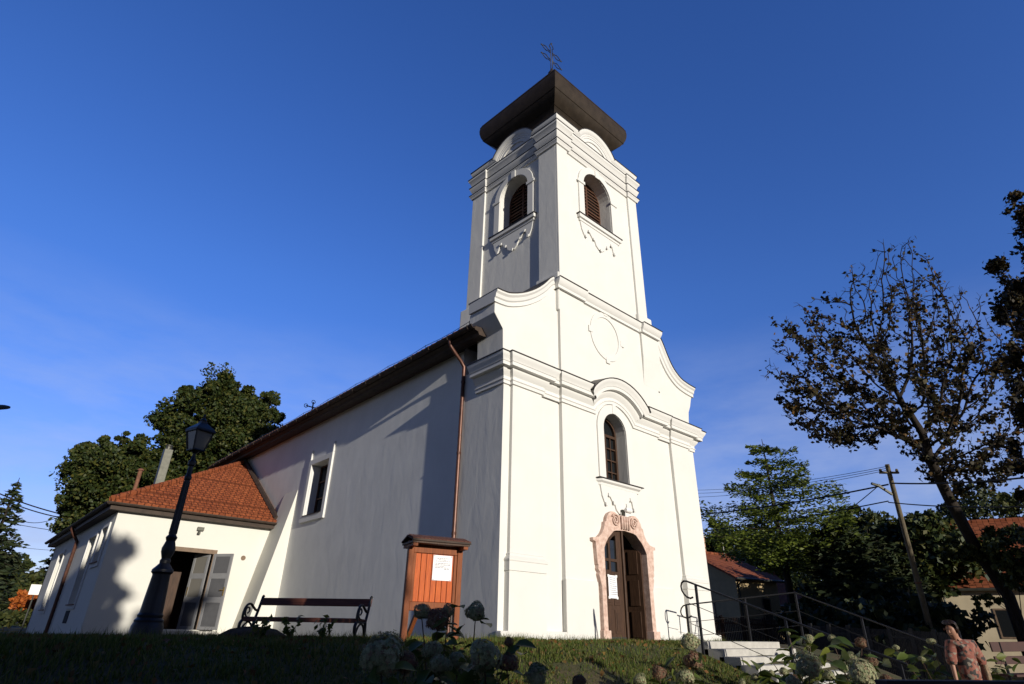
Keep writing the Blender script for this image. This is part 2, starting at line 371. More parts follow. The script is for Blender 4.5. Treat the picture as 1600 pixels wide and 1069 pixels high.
# ================================================================ CHURCH
CX = 13.08
ch = thing('church', 'white baroque village church with a front bell tower and brown bell-shaped roof', 'church', (CX, 10, -0.2))
CO = ch.location
SPLIT = {'corner_pilaster', 'plinth', 'base_course', 'plinth_block', 'tower_base', 'gable_pilaster', 'pipe_clamp', 'gutter_bracket', 'roof_seam', 'pedestal', 'door_panel', 'coping_flashing', 'gable_coping', 'cornice_flashing', 'tympanum', 'eave_soffit'}
def cb(mb, name, m, parent=None, **k):
    if name in SPLIT: return each(mb, name, m, parent or ch, origin=CO, **k)[0]
    return mb.build(name, m, parent or ch, origin=CO, **k)
XZ = lambda u, v, d: (u, d, v)
front_door = [(12.2, -0.6), (14.05, -0.6), (14.05, 1.98)] + [(13.97, 2.12), (13.86, 2.25), (13.72, 2.36), (13.62, 2.44), (13.5, 2.47), (13.12, 2.5), (12.75, 2.47), (12.63, 2.44), (12.53, 2.36), (12.39, 2.25), (12.28, 2.12), (12.2, 1.98)]
mid_win = arch_loop(13.08, 0.52, 3.78, 5.28)
def apron_drops(c, z, y, w, k, fn, shear, parent):
    f = fn or XZ
    for x, zz in ((-0.75, -0.52), (-0.59, -0.24), (-0.35, -0.44), (0.0, -0.72), (0.35, -0.44), (0.59, -0.24), (0.75, -0.52)):
        d = MB(); u = c+x*w; v = z+zz*k
        d.plate([(u-0.035, v-0.05), (u+0.035, v-0.05), (u+0.05, v+0.045), (u-0.05, v+0.045)], [], f, y-0.075, y-0.046)
        cb(d.shift(shear) if shear else d, 'apron_drop', M['trim'], parent)
def body():
    mb = MB()
    # front wall plane, from the ground to the cornice, deep enough for the projecting west block
    mb.plate([(8.83, -0.6), (17.56, -0.6), (17.56, 6.3), (8.83, 6.3)], [front_door, mid_win], XZ, 10.12, 11.95)
    cb(mb, 'facade_wall', M['white'], bevel=0.012)
    mb = MB(); mb.plate([(10.85, -0.6), (15.31, -0.6), (15.31, 6.28), (10.85, 6.28)], [front_door, mid_win], XZ, 10.0, 10.118)
    cb(mb, 'centre_bay', M['white'], bevel=0.012)
    mb = MB()
    for x0, x1 in ((10.55, 12.0), (14.2, 15.61)):
        mb.box(max(x0, 10.82), min(x1, 15.34), 9.955, 9.999, -0.6, 1.13)
    cb(mb, 'plinth', M['white'], bevel=0.015)
    for x0, x1 in ((9.06, 10.10), (16.09, 17.12)):
        mb = MB(); mb.box(x0, x1, 10.02, 10.119, 1.5, 5.99)
        p = cb(mb, 'pilaster', M['white'], bevel=0.012)
        mb = MB(); e = [(x0, x1)]
        prof = [(0.0, -0.6), (0.06, -0.6), (0.06, 1.16), (0.045, 1.17), (0.045, 1.18), (0.075, 1.19), (0.075, 1.38), (0.09, 1.40), (0.09, 1.43), (0.03, 1.50), (0.03, 1.54), (0.0, 1.57)]
        nodes = [((x0, 10.12, 0), (-1, 0, 0), (0, 0, 1)), ((x0, 10.02, 0), (-1, -1, 0), (0, 0, 1)), ((x1, 10.02, 0), (1, -1, 0), (0, 0, 1)), ((x1, 10.12, 0), (1, 0, 0), (0, 0, 1))]
        mb.rings(sweep(nodes, prof)); cb(mb, 'pedestal', M['white'], p, fix=True)
    mb = MB()
    mb.box(8.80, 10.83, 9.965, 10.13, -0.6, 0.0); mb.box(15.33, 17.60, 9.965, 10.13, -0.6, 0.0)
    cb(mb, 'base_course', M['white'], bevel=0.02)
    # nave
    mb = MB(); YZ = lambda u, v, d: (d, u, v)
    win = [(19.62, 3.58), (21.08, 3.58), (21.08, 5.48), (19.62, 5.48)]
    mb.plate([(11.951, -0.9), (32.5, -0.9), (32.5, 7.28), (11.951, 7.28)], [win], YZ, 8.90, 9.40)
    mb.box(16.9, 17.3, 11.951, 32.5, -0.9, 7.1)
    mb.add([(8.95, 32.45, -0.9), (17.29, 32.45, -0.9), (17.29, 32.45, 7.1), (13.08, 32.45, 10.75), (8.95, 32.45, 7.1)], [(0, 1, 2, 3, 4)])
    cb(mb, 'nave_wall', M['nave'])
    # buttress
    mb = MB(); mb.add([(8.905, 22.1, -0.9), (7.82, 22.1, -0.9), (8.905, 22.1, 4.76), (8.905, 23.38, -0.9), (7.82, 23.38, -0.9), (8.905, 23.38, 4.76)],
                      [(0, 1, 2), (3, 5, 4), (1, 4, 5, 2), (0, 3, 4, 1), (0, 2, 5, 3)])
    cb(mb, 'buttress', M['annex'])
    # nave window
    w = MB(); w.plate([(19.4, 3.36), (21.3, 3.36), (21.3, 5.68), (19.4, 5.68)], [win], YZ, 8.825, 8.899)
    w.box(8.835, 8.898, 19.4, 19.48, 5.681, 6.08); w.box(8.835, 8.898, 21.22, 21.3, 5.681, 6.08)
    fr = cb(w, 'nave_window_surround', M['trim'], bevel=0.01)
    g = MB(); g.box(9.26, 9.3, 19.62, 21.08, 3.58, 5.48); gl = cb(g, 'glass_pane', M['glass'], fr)
    g = MB()
    for y in (19.62, 20.31, 21.02): g.box(9.22, 9.259, y, y+0.06, 3.58, 5.48)
    for z in (3.58, 4.22, 4.84, 5.43): g.box(9.225, 9.258, 19.62, 21.08, z, z+0.05)
    cb(g, 'window_bars', M['louvre'], fr)
    g = MB(); g.box(8.79, 9.21, 19.63, 21.07, 3.581, 3.595); cb(g, 'sill', M['sheet'], fr)
    # mid window on the facade: glazed brown frame deep in the reveal
    f = MB(); f.plate(arch_loop(13.08, 0.515, 3.78, 5.28), [arch_loop(13.08, 0.45, 3.85, 5.28)], XZ, 10.33, 10.41)
    f.box(12.6, 13.56, 10.335, 10.40, 5.2, 5.28); f.box(13.05, 13.11, 10.34, 10.40, 3.85, 5.2)
    for z in (4.15, 4.5, 4.85): f.box(12.63, 13.53, 10.35, 10.39, z, z+0.035)
    for x in (12.84, 13.3): f.box(x, x+0.03, 10.352, 10.388, 3.85, 5.2)
    fm = cb(f, 'window_frame', M['wood'])
    g = MB(); g.plate(arch_loop(13.08, 0.5, 3.8, 5.28), [], XZ, 10.415, 10.43); cb(g, 'glass_pane', M['glass'], fm)
    s = MB(); s.plate(arch_loop(13.08, 0.80, 3.78, 5.28, 16, 0.80), [arch_loop(13.08, 0.525, 3.7, 5.28, 16, 0.525)], XZ, 9.955, 9.999)
    s.box(13.0, 13.16, 9.935, 9.985, 5.80, 6.12)
    cb(s, 'window_surround', M['trim'], bevel=0.008)
    sl = MB(); prof = [(0, 3.58), (0.05, 3.60), (0.06, 3.66), (0.13, 3.70), (0.14, 3.75), (0, 3.76)]
    sl.rings(sweep([((12.27, 10, 0), (-1, 0, 0), (0, 0, 1)), ((12.3, 10, 0), (-0.3, -1, 0), (0, 0, 1)), ((13.95, 10, 0), (0.3, -1, 0), (0, 0, 1)), ((13.98, 10, 0), (1, 0, 0), (0, 0, 1))], prof))
    so_ = cb(sl, 'window_sill', M['trim'])
    t = MB(); t.box(12.14, 14.12, 9.84, 9.998, 3.762, 3.785); t.box(12.58, 13.58, 9.999, 10.32, 3.782, 3.80); cb(t, 'sill_flashing', M['sheet'], so_)
    a = MB(); apron(a, 13.10, 3.60, 10.0, 0.82, 0.95); ao = cb(a, 'apron_ornament', M['trim']); apron_drops(13.10, 3.60, 10.0, 0.82, 0.95, None, None, ao)
def apron(mb, c, z, y, w, k, fn=None):
    """the scalloped plaster apron that hangs under a window sill"""
    top = z; pts = [(-w, 0), (-w*0.93, -0.30*k), (-w*0.80, -0.52*k), (-w*0.70, -0.52*k), (-w*0.70, -0.44*k), (-w*0.64, -0.22*k), (-w*0.54, -0.22*k), (-w*0.54, -0.26*k), (-w*0.40, -0.42*k), (-w*0.30, -0.44*k),
        (-w*0.22, -0.62*k), (-w*0.08, -0.72*k), (w*0.08, -0.72*k)]
    half = pts; full = half + [(-x, zz) for x, zz in reversed(half)]
    out = []
    for x, zz in full:
        if not out or (abs(out[-1][0]-(c+x)) > 1e-5 or abs(out[-1][1]-(top+zz)) > 1e-5): out.append((c+x, top+zz))
    f = fn or XZ
    mb.plate(out, [], f, y-0.045, y-0.001)
body()

def up_path(steps, y_rear, rear):
    pass
def cornice():
    U = (0, 0, 1); B, P = 10.12, 10.02
    prof = [(0.0, 5.60), (0.05, 5.60), (0.05, 5.68), (0.075, 5.70), (0.075, 5.72), (0.05, 5.735), (0.05, 5.80), (0.08, 5.84), (0.14, 5.92), (0.15, 5.95), (0.15, 5.985), (0.27, 5.99), (0.27, 6.08), (0.29, 6.095), (0.30, 6.14), (0.34, 6.20), (0.37, 6.26), (0.37, 6.30), (0.0, 6.31)]
    z0 = 5.60
    def node(x, y, ox, oy): return ((x, y, z0), (ox, oy, 0), U)
    nodes = [node(8.83, 11.2, -1, 0), node(8.83, B, -1, -1), node(9.06, B, -1, -1), node(9.06, P, -1, -1), node(10.10, P, 1, -1), node(10.10, B-0.03, 1, -1), node(10.85, B-0.03, -1, -1), node(10.85, 10.0, -1, -1)]
    # centre: flat, raised segmental arch, flat
    R, half = 1.007, 0.87; a0 = math.asin(half/R); zc = z0 - R*math.cos(a0); c = 13.12
    def arc(a): return ((c + R*math.sin(a), 10.0, zc + R*math.cos(a)), (0, -1, 0), (math.sin(a), 0, math.cos(a)))
    def mitre(sgn):
        u = Vector((sgn*math.sin(a0), 0, math.cos(a0))) + Vector((0, 0, 1)); u /= (1+math.cos(a0))
        return ((c+sgn*half, 10.0, z0), (0, -1, 0), tuple(u))
    nodes.append(mitre(-1)); n = 18
    nodes += [arc(-a0 + 2*a0*i/n) for i in range(1, n)]
    nodes.append(mitre(1))
    nodes += [node(15.31, 10.0, 1, -1), node(15.31, B-0.03, 1, -1), node(16.09, B-0.03, -1, -1), node(16.09, P, -1, -1), node(17.12, P, 1, -1), node(17.12, B, 1, -1), node(17.56, B, 1, -1), node(17.56, 11.2, 1, 0)]
    pr = [(p, z-z0) for p, z in prof]
    mb = MB(); mb.rings(sweep(nodes, pr)); o = cb(mb, 'main_cornice', M['trim'], smooth=True)
    mb = MB(); mb.rings(sweep(nodes, [(0.0, 0.716), (0.395, 0.704), (0.395, 0.728), (-0.12, 0.80)]), closed=True); cb(mb, 'cornice_flashing', M['sheet'], o)
    mb = MB()                                        # wall behind the raised arch
    pts = [(c+1.0*math.sin(a), zc+1.0*math.cos(a)) for a in [a0 - 2*a0*i/18 for i in range(19)]]
    top = [(c+(R+0.70)*math.sin(a), zc+(R+0.70)*math.cos(a)) for a in [a0 - 2*a0*i/18 for i in range(19)]]
    mb.plate(top, [], XZ, 10.003, 10.115) if False else mb.plate([p for p in top if p[1] > 6.285] , [], XZ, 10.003, 10.115); cb(mb, 'arch_infill', M['trim'], o)
cornice()

def door():
    s = MB()
    outer_half = [(-1.13, -0.6), (-1.13, 0.02), (-1.07, 0.03), (-1.07, 1.02), (-1.16, 1.30), (-1.13, 1.36), (-1.19, 1.42), (-1.17, 1.52), (-1.20, 1.54), (-1.24, 2.08), (-1.34, 2.10), (-1.34, 2.17), (-1.24, 2.18), (-1.10, 2.21), (-0.96, 2.32), (-0.87, 2.46), (-0.83, 2.62), (-0.77, 2.63), (-0.74, 2.74), (-0.66, 2.85), (-0.52, 2.92), (-0.38, 2.92), (-0.28, 2.86), (-0.12, 2.86)]
    c = 13.12
    outer = [(c+x, z) for x, z in outer_half] + [(c-x, z) for x, z in reversed(outer_half)]
    inner = [(c+(x-c)*0.985, z-0.03 if z > 0 else z) for x, z in front_door]
    # left and right halves of the surround as one loop that goes down one jamb and up the other
    loop = outer + [inner[1]] + inner[2:] + [inner[0]]
    s.plate(loop, [], XZ, 9.88, 10.24)
    st = cb(s, 'door_surround', M['stone'], bevel=0.015)
    for sg in (-1, 1):
        v = MB(); pts = []
        for i in range(46):
            a = i/45*2.1*2*math.pi; r = 0.165*(1-i/52)
            pts.append((c+sg*(0.40+r*math.cos(a+0.5)), 9.85, 2.70+r*math.sin(a+0.5)))
        v.tube(pts, 0.022, 6); cb(v, 'volute', M['stone'], st, smooth='all')
    k = MB()
    for x in (-0.15, -0.05, 0.05, 0.15): k.tube([(c+x, 9.845, 2.50), (c+x, 9.835, 2.84)], 0.035, 8)
    cb(k, 'keystone', M['stone'], st, smooth='all')
    b = MB()
    for x in (-1.15, 0.88): b.box(c+x, c+x+0.28, 9.83, 10.1, -0.6, 0.05)
    cb(b, 'plinth_block', M['stone'], st, bevel=0.01)
    # left leaf, closed, set back in the reveal
    L = MB(); y0, y1 = 9.99, 10.05; x0, x1 = 12.235, 13.07
    pane = [[(12.30, 1.45), (12.50, 1.45), (12.50, 1.66), (12.30, 1.66)], [(12.58, 1.42), (12.83, 1.42), (12.83, 1.66), (12.58, 1.66)], [(12.30, 1.73), (12.50, 1.73), (12.50, 2.12), (12.30, 1.98)], [(12.58, 1.73), (12.83, 1.73), (12.83, 2.34), (12.70, 2.28), (12.58, 2.18)]]
    L.plate([(x0, -0.35), (x1, -0.35), (x1, 2.49), (12.75, 2.47), (12.55, 2.37), (12.39, 2.25), (12.28, 2.12), (x0, 1.98)], pane, XZ, y0, y1)
    lf = cb(L, 'door_leaf', M['wood'], bevel=0.006)
    p = MB()
    for xa, xb in ((12.30, 12.54), (12.62, 12.86)):
        for za, zb in ((-0.02, 0.52), (0.62, 1.30)):
            p.box(xa, xb, y0-0.018, y0-0.001, za, zb); p.box(xa+0.05, xb-0.05, y0-0.03, y0-0.0181, za+0.06, zb-0.06)
    p.tube([(13.06, y0-0.03, -0.35), (13.06, y0-0.03, 2.47)], 0.035, 8)
    cb(p, 'door_panel', M['wood'], lf, bevel=0.005)
    k = MB(); k.box(12.23, 13.02, y0-0.012, y0-0.0005, -0.34, -0.09); cb(k, 'kick_plate', M['metal'], lf)
    g = MB(); g.box(12.25, 12.9, y1-0.02, y1-0.01, 1.38, 2.2); cb(g, 'glass_pane', M['glass'], lf)
    # right leaf, swung inwards
    hx, hy = 13.97, 10.06; ang = math.radians(82); dx, dy = -math.cos(ang), math.sin(ang)
    def fn(u, v, d): return (hx+dx*u+dy*d, hy+dy*u-dx*d*-1*-1, v)
    R = MB(); R.plate([(0, -0.35), (0.86, -0.35), (0.86, 2.40), (0.5, 2.4), (0.2, 2.2), (0, 1.98)], [], fn, 0, 0.06)
    rf = cb(R, 'open_door_leaf', M['wood'], bevel=0.006); rf['label'] = 'right door leaf standing open inwards'
    p = MB()
    for ua, ub in ((0.10, 0.38), (0.48, 0.78)):
        for za, zb in ((-0.1, 0.52), (0.66, 1.30), (1.45, 2.05)): p.plate([(ua, za), (ub, za), (ub, zb), (ua, zb)], [], fn, -0.025, -0.001)
    cb(p, 'door_panel', M['wood'], rf, bevel=0.005)
    i = MB(); i.add([(11.0, 11.001, -0.32), (15.2, 11.001, -0.32), (15.2, 30, -0.32), (11.0, 30, -0.32)], [(0, 1, 2, 3)]); i.box(12.25, 14.0, 10.0, 11.0, -0.6, -0.33)
    cb(i, 'threshold_floor', M['dark'])
    ln = MB(); q = [(13.125+(x-13.125)*0.985, z-0.012 if z > 0 else z) for x, z in front_door]
    ln.rings([[(x, y, z) for x, z in q] for y in (10.27, 11.94)], closed=True, caps=False); cb(ln, 'door_lining', M['dark'], fix=False)
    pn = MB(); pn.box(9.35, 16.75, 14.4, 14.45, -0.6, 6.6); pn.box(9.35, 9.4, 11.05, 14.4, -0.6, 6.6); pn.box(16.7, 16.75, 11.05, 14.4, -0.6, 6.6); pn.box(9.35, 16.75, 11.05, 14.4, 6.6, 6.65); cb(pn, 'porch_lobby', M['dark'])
door()

TOPL = [(8.36, 8.13), (8.60, 8.14), (8.86, 8.19), (9.33, 8.41), (9.79, 8.73), (10.15, 9.07), (10.40, 9.37), (10.55, 9.50)]
TOPR = [(15.80, 9.56), (15.93, 9.44), (16.09, 9.24), (16.33, 8.80), (16.55, 8.48), (16.8, 8.27), (17.11, 8.12), (17.55, 8.05), (17.95, 8.03)]
def gable():
    off = -0.32
    top = [(x, z+off) for x, z in TOPL] + [(10.9, 9.24), (15.5, 9.24)] + [(x, z+off) for x, z in TOPR]
    out = [(8.76, 6.25), (17.50, 6.25), (17.50, 6.7), (17.57, 7.05), (17.72, 7.3), (17.84, 7.62)] + list(reversed([(min(max(x, 8.42), 17.90), z) for x, z in top])) + [(8.42, 7.50), (8.73, 7.12)]
    mb = MB(); mb.plate(out, [], XZ, 10.09, 11.15); cb(mb, 'gable_wall', M['white'], bevel=0.012)
    mb = MB(); mb.plate([(10.85, 6.30), (15.7, 6.30), (15.7, 9.3), (10.85, 9.3)], [], XZ, 10.03, 10.089)
    mb.box(10.85, 11.95, 9.99, 10.029, 6.3, 9.3)
    mb.add([(14.88, 10.029, 7.3), (15.86, 10.029, 7.3), (14.88, 9.95, 8.3), (15.86, 9.95, 8.3), (14.88, 9.95, 9.3), (15.86, 9.95, 9.3), (14.88, 10.029, 9.3), (15.86, 10.029, 9.3)], [(0, 1, 3, 2), (2, 3, 5, 4), (4, 5, 7, 6), (0, 2, 4, 6), (1, 7, 5, 3), (0, 6, 7, 1)])
    cb(mb, 'gable_pilaster', M['white'], bevel=0.012)
    # volute copings
    def nodes(pts, y):
        ns = []
        for i, p in enumerate(pts):
            a = Vector(pts[max(i-1, 0)]); b = Vector(pts[min(i+1, len(pts)-1)]); t = (b-a).normalized(); ns.append(((p[0], y, p[1]), (0, -1, 0), (-t.y, 0, t.x)))
        return ns
    prof = [(0.0, -0.34), (0.05, -0.33), (0.05, -0.22), (0.09, -0.19), (0.11, -0.10), (0.16, -0.05), (0.16, 0.0), (-1.05, 0.0), (-1.05, -0.3)]
    sh = [(0.185, 0.004), (0.185, 0.028), (-1.08, 0.05), (-1.08, 0.004)]
    cp = None
    def refine(pts, n=4):
        P = [Vector(p) for p in pts]; o = []
        for i in range(len(P)-1):
            p0 = P[max(i-1, 0)]; p1 = P[i]; p2 = P[i+1]; p3 = P[min(i+2, len(P)-1)]
            for k in range(n):
                t = k/n; o.append(tuple(0.5*((2*p1)+(p2-p0)*t+(2*p0-5*p1+4*p2-p3)*t*t+(3*p1-p0-3*p2+p3)*t**3)))
        o.append(tuple(P[-1])); return o
    for pts in (refine(TOPL), refine(TOPR)):
        mb = MB(); mb.rings(sweep(nodes(pts, 10.09), prof), closed=True); c = cb(mb, 'volute_coping', M['trim'], smooth=True)
        mb = MB(); mb.rings(sweep(nodes(pts, 10.09), sh), closed=True); cb(mb, 'coping_flashing', M['sheet'], c)
    mb = MB()
    seg = [(10.72, 11.93, 9.96), (11.931, 14.86, 10.02), (14.861, 15.84, 9.92)]
    pr2 = [(0.0, 9.20), (0.06, 9.21), (0.06, 9.30), (0.10, 9.34), (0.15, 9.44), (0.16, 9.52), (-0.15, 9.52)]
    for x0, x1, y in seg:
        mb.rings(sweep([((x0, 10.2, 0), (-0.3, 0, 0), (0, 0, 1)), ((x0, y, 0), (-0.3, -1, 0), (0, 0, 1)), ((x1, y, 0), (0.3, -1, 0), (0, 0, 1)), ((x1, 10.2, 0), (0.3, 0, 0), (0, 0, 1))], pr2))
    c = cb(mb, 'gable_coping', M['trim'], smooth=True)
    mb = MB()
    for x0, x1, y in seg: mb.box(x0-0.05, x1+0.05 if x1 > 15 else x1, y-0.19, 10.3, 9.524, 9.545)
    cb(mb, 'coping_flashing', M['sheet'], c)
    # plaster ring with four keys
    mb = MB(); n = 40; cx, cz = 13.02, 8.40
    e = lambda a, b: [(cx+a*math.cos(2*math.pi*i/n), cz+b*math.sin(2*math.pi*i/n)) for i in range(n)]
    mb.plate(e(0.78, 0.84), [e(0.60, 0.66)], XZ, 10.0, 10.029)
    for dx, dz in ((0, 0.84), (0, -0.84), (0.78, 0), (-0.78, 0)): mb.box(cx+dx-0.09, cx+dx+0.09, 9.985, 10.026, cz+dz-0.10, cz+dz+0.10)
    cb(mb, 'oval_moulding', M['trim'], bevel=0.008)
gable()

# ---- tower (slightly out of square towards the rear)
TX0, TX1, TY0, TY1 = 10.93, 15.30, 10.05, 14.22
skew = lambda x, y, z: (x - 0.06*(y-TY0), y, z)
def tower():
    Lf = lambda u, v, d: (TX0 + d, u, v)              # left face: u = Y, v = Z, d = depth into the wall
    w_f = arch_loop(13.0, 0.75, 12.74, 14.28, 14)
    w_l = arch_loop(12.08, 0.70, 12.74, 14.28, 14)
    mb = MB()
    mb.plate([(TX0, 9.3), (TX1, 9.3), (TX1, 16.4), (TX0, 16.4)], [w_f], lambda u, v, d: (u, TY0+d, v), 0, 0.62)
    mb.plate([(TY0+0.621, 6.3), (TY1, 6.3), (TY1, 16.4), (TY0+0.621, 16.4)], [w_l], Lf, 0, 0.62)
    mb.box(TX1-0.5, TX1, TY0+0.621, TY1, 6.3, 16.4); mb.box(TX0+0.621, TX1-0.501, TY1-0.5, TY1, 6.3, 16.4)
    mb.box(TX0+0.62, TX1-0.5, TY0+0.62, TY1-0.5, 16.2, 16.38); mb.box(TX0+0.62, TX1-0.5, TY0+0.63, TY1-0.5, 12.4, 12.45)
    cb(mb.shift(skew), 'tower_wall', M['white'], bevel=0.012)
    mb = MB(); q = 0.075
    mb.box(TX0-q, TX0+0.45, TY0-q, TY0-0.001, 9.5, 15.2); mb.box(TX0-q, TX0-0.001, TY0, TY0+0.78, 9.3, 15.2)
    mb.box(TX1-0.45, TX1+q, TY0-q, TY0-0.001, 9.5, 15.2); mb.box(TX0-q, TX0-0.001, TY1-0.62, TY1+q, 6.3, 15.2)
    cb(mb.shift(skew), 'corner_pilaster', M['white'], bevel=0.012)
    mb = MB(); mb.box(TX1-0.52, TX1+0.24, TY0-0.13, TY0+0.5, 9.2, 9.95); mb.box(TX1+q, TX1+0.24, TY0+0.5, TY1+0.2, 6.3, 9.95)
    mb.box(TX0-0.16, TX0+0.3, TY1-0.75, TY1+0.28, 6.3, 10.15); mb.box(TX0-0.15, TX0-q-0.001, TY0-0.08, TY0+0.85, 8.5, 9.85)
    cb(mb.shift(skew), 'tower_base', M['white'], bevel=0.04)
    for nm, F in (('f', lambda u, v, d: (u, TY0+d, v)), ('l', lambda u, v, d: (TX0+d, u, v))):
        c, w, hole = (13.0, 0.75, w_f) if nm == 'f' else (12.08, 0.70, w_l)
        def P(mb, u0, u1, v0, v1, d0, d1): mb.plate([(u0, v0), (u1, v0), (u1, v1), (u0, v1)], [], F, d0, d1)
        s = MB(); s.plate(arch_loop(c, w+0.27, 12.74, 14.28, 18), [arch_loop(c, w+0.005, 12.70, 14.28, 18)], F, -0.055, -0.001)
        P(s, c-0.10, c+0.10, 14.95, 15.36, -0.085, -0.056)
        for sg in (-1, 1): P(s, c+sg*(w+0.155)-0.19, c+sg*(w+0.155)+0.19, 14.18, 14.30, -0.09, -0.056)
        sr = cb(s.shift(skew), 'belfry_window_surround', M['trim'], bevel=0.008)
        s = MB(); P(s, c-w-0.38, c+w+0.38, 12.56, 12.70, -0.13, -0.001); P(s, c-w-0.32, c+w+0.32, 12.46, 12.559, -0.07, -0.001); cb(s.shift(skew), 'window_sill', M['trim'], sr, bevel=0.01)
        s = MB(); P(s, c-w-0.42, c+w+0.42, 12.701, 12.725, -0.16, -0.001); P(s, c-w+0.005, c+w-0.005, 12.741, 12.755, -0.001, 0.45); cb(s.shift(skew), 'sill_flashing', M['sheet'], sr)
        s = MB(); apron(s, c, 12.47, 0.0, w+0.27, 1.05, F); ao = cb(s.shift(skew), 'apron_ornament', M['trim']); apron_drops(c, 12.47, 0.0, w+0.27, 1.05, F, skew, ao)
        # louvred shutter
        s = MB(); s.plate(arch_loop(c, w-0.004, 12.76, 14.28, 14), [arch_loop(c, w-0.05, 12.81, 14.28, 14)], F, 0.44, 0.50)
        P(s, c-0.035, c+0.035, 12.82, 14.9, 0.435, 0.50); P(s, c-w+0.05, c+w-0.05, 13.74, 13.79, 0.437, 0.50)
        z = 12.90
        while z < 14.9:
            hw = w-0.06 if z < 14.28 else math.sqrt(max(0.0, (w-0.06)**2-(z-14.28)**2))
            if hw > 0.1:
                b = len(s.v); s.v += [F(c-hw, z, 0.445), F(c+hw, z, 0.445), F(c+hw, z+0.05, 0.52), F(c-hw, z+0.05, 0.52), F(c-hw, z+0.045, 0.445), F(c+hw, z+0.045, 0.445), F(c+hw, z+0.095, 0.52), F(c-hw, z+0.095, 0.52)]
                s.f += [tuple(b+i for i in q_) for q_ in ((0, 1, 2, 3), (4, 5, 6, 7), (0, 1, 5, 4), (3, 2, 6, 7))]
            z += 0.145
        sh = cb(s.shift(skew), 'louvred_shutter', M['louvre'])
        s = MB(); s.plate(arch_loop(c, w-0.004, 12.76, 14.28, 14), [], F, 0.56, 0.58); cb(s.shift(skew), 'shutter_backing', M['dark'], sh)
    # cornice: broken forward over the corner pilasters, eyebrow arches in the top slab
    U = (0, 0, 1); q = 0.075; L = 0.78
    def plan(z0):
        def n(x, y, ox, oy): return ((x, y, z0), (ox, oy, 0), U)
        xa, xb, ya, yb = TX0, TX1, TY0, TY1
        return [n(xa-q, yb+q, -1, 1), n(xa-q, yb-0.62, -1, -1), n(xa, yb-0.62, -1, -1), n(xa, ya+L, -1, 1), n(xa-q, ya+L, -1, 1), n(xa-q, ya-q, -1, -1), n(xa+L-0.3, ya-q, 1, -1), n(xa+L-0.3, ya, 1, -1), n(xb-0.45, ya, -1, -1), n(xb-0.45, ya-q, -1, -1), n(xb+q, ya-q, 1, -1), n(xb+q, yb+q, 1, 1), n(xa-q, yb+q, -1, 1)]
    prof = [(0.0, 15.18), (0.05, 15.18), (0.06, 15.24), (0.10, 15.30), (0.10, 15.34), (0.03, 15.37), (0.03, 15.50), (0.05, 15.53), (0.09, 15.64), (0.11, 15.70), (0.11, 15.73), (0.05, 15.76), (0.05, 15.86), (0.07, 15.90), (0.10, 16.0), (0.15, 16.07), (0.155, 16.15), (0.0, 16.16)]
    mb = MB(); mb.rings(sweep(plan(0), prof)); tc = cb(mb.shift(skew), 'tower_cornice', M['trim'], smooth=True)
    mb = MB()
    for z, p in ((15.343, 0.12), (15.733, 0.13), (16.155, 0.175)): mb.rings(sweep(plan(z), [(0.0, 0.012), (p, 0.0), (p, 0.022), (0.0, 0.034)]), closed=True, caps=False)
    cb(mb.shift(skew), 'cornice_flashing', M['sheet'], tc)
    # top slab with arch on every face
    z0 = 16.20; R, half = 0.84, 0.80; a0 = math.asin(half/R); zc = -R*math.cos(a0)
    def face(c, base, out, along, mit0, mit1, u0, u1):
        """nodes along one face; base(u) -> (x, y)"""
        res = []
        def nd(u, w, o, up): x, y = base(u); return ((x, y, z0+w), o, up)
        res.append(nd(u0, 0, mit0, U))
        m = (Vector(along)*-math.sin(a0) + Vector((0, 0, math.cos(a0)+1)))/(1+math.cos(a0)); res.append(nd(c-half, 0, out, tuple(m)))
        for i in range(1, 16):
            a = -a0 + 2*a0*i/16; res.append(nd(c+R*math.sin(a), zc+R*math.cos(a), out, tuple(Vector(along)*math.sin(a)+Vector((0, 0, math.cos(a))))))
        m = (Vector(along)*math.sin(a0) + Vector((0, 0, math.cos(a0)+1)))/(1+math.cos(a0)); res.append(nd(c+half, 0, out, tuple(m)))
        res.append(nd(u1, 0, mit1, U)); return res
    nodes = face(-12.08, lambda u: (TX0, -u), (-1, 0, 0), (0, -1, 0), (-1, 1, 0), (-1, -1, 0), -TY1, -TY0)
    nodes = nodes[:-1] + face(13.0, lambda u: (u, TY0), (0, -1, 0), (1, 0, 0), (-1, -1, 0), (1, -1, 0), TX0, TX1)
    nodes += [((TX1, TY1, z0), (1, 1, 0), U), ((TX0, TY1, z0), (-1, 1, 0), U)]
    pr = [(0.0, 0.0), (0.08, 0.0), (0.08, 0.07), (0.10, 0.09), (0.10, 0.14), (0.13, 0.17), (0.165, 0.27), (0.17, 0.33), (-0.25, 0.36)]
    mb = MB(); mb.rings(sweep(nodes, pr)); cb(mb.shift(skew), 'cornice_slab', M['trim'], tc, smooth=True)
    mb = MB(); mb.rings(sweep(nodes, [(-0.3, 0.375), (0.195, 0.335), (0.195, 0.358), (-0.3, 0.40)]), closed=True); cb(mb.shift(skew), 'slab_flashing', M['sheet'], tc)
    mb = MB()
    for F, c in ((lambda u, v, d: (u, TY0+d, v), 13.0), (lambda u, v, d: (TX0+d, u, v), 12.08)):
        ar = lambda r, h=0: [(c+r*math.sin(a), z0+zc+r*math.cos(a)) for a in [a0-2*a0*i/16 for i in range(17)]]
        mb.plate(ar(R+0.15), [], F, -0.02, 0.3)
        o = ar(R-0.08); i_ = ar(R-0.20); mb.plate(ar(R)+list(reversed(ar(R-0.14))), [], F, -0.06, -0.0201)
    cb(mb.shift(skew), 'tympanum', M['trim'], tc)
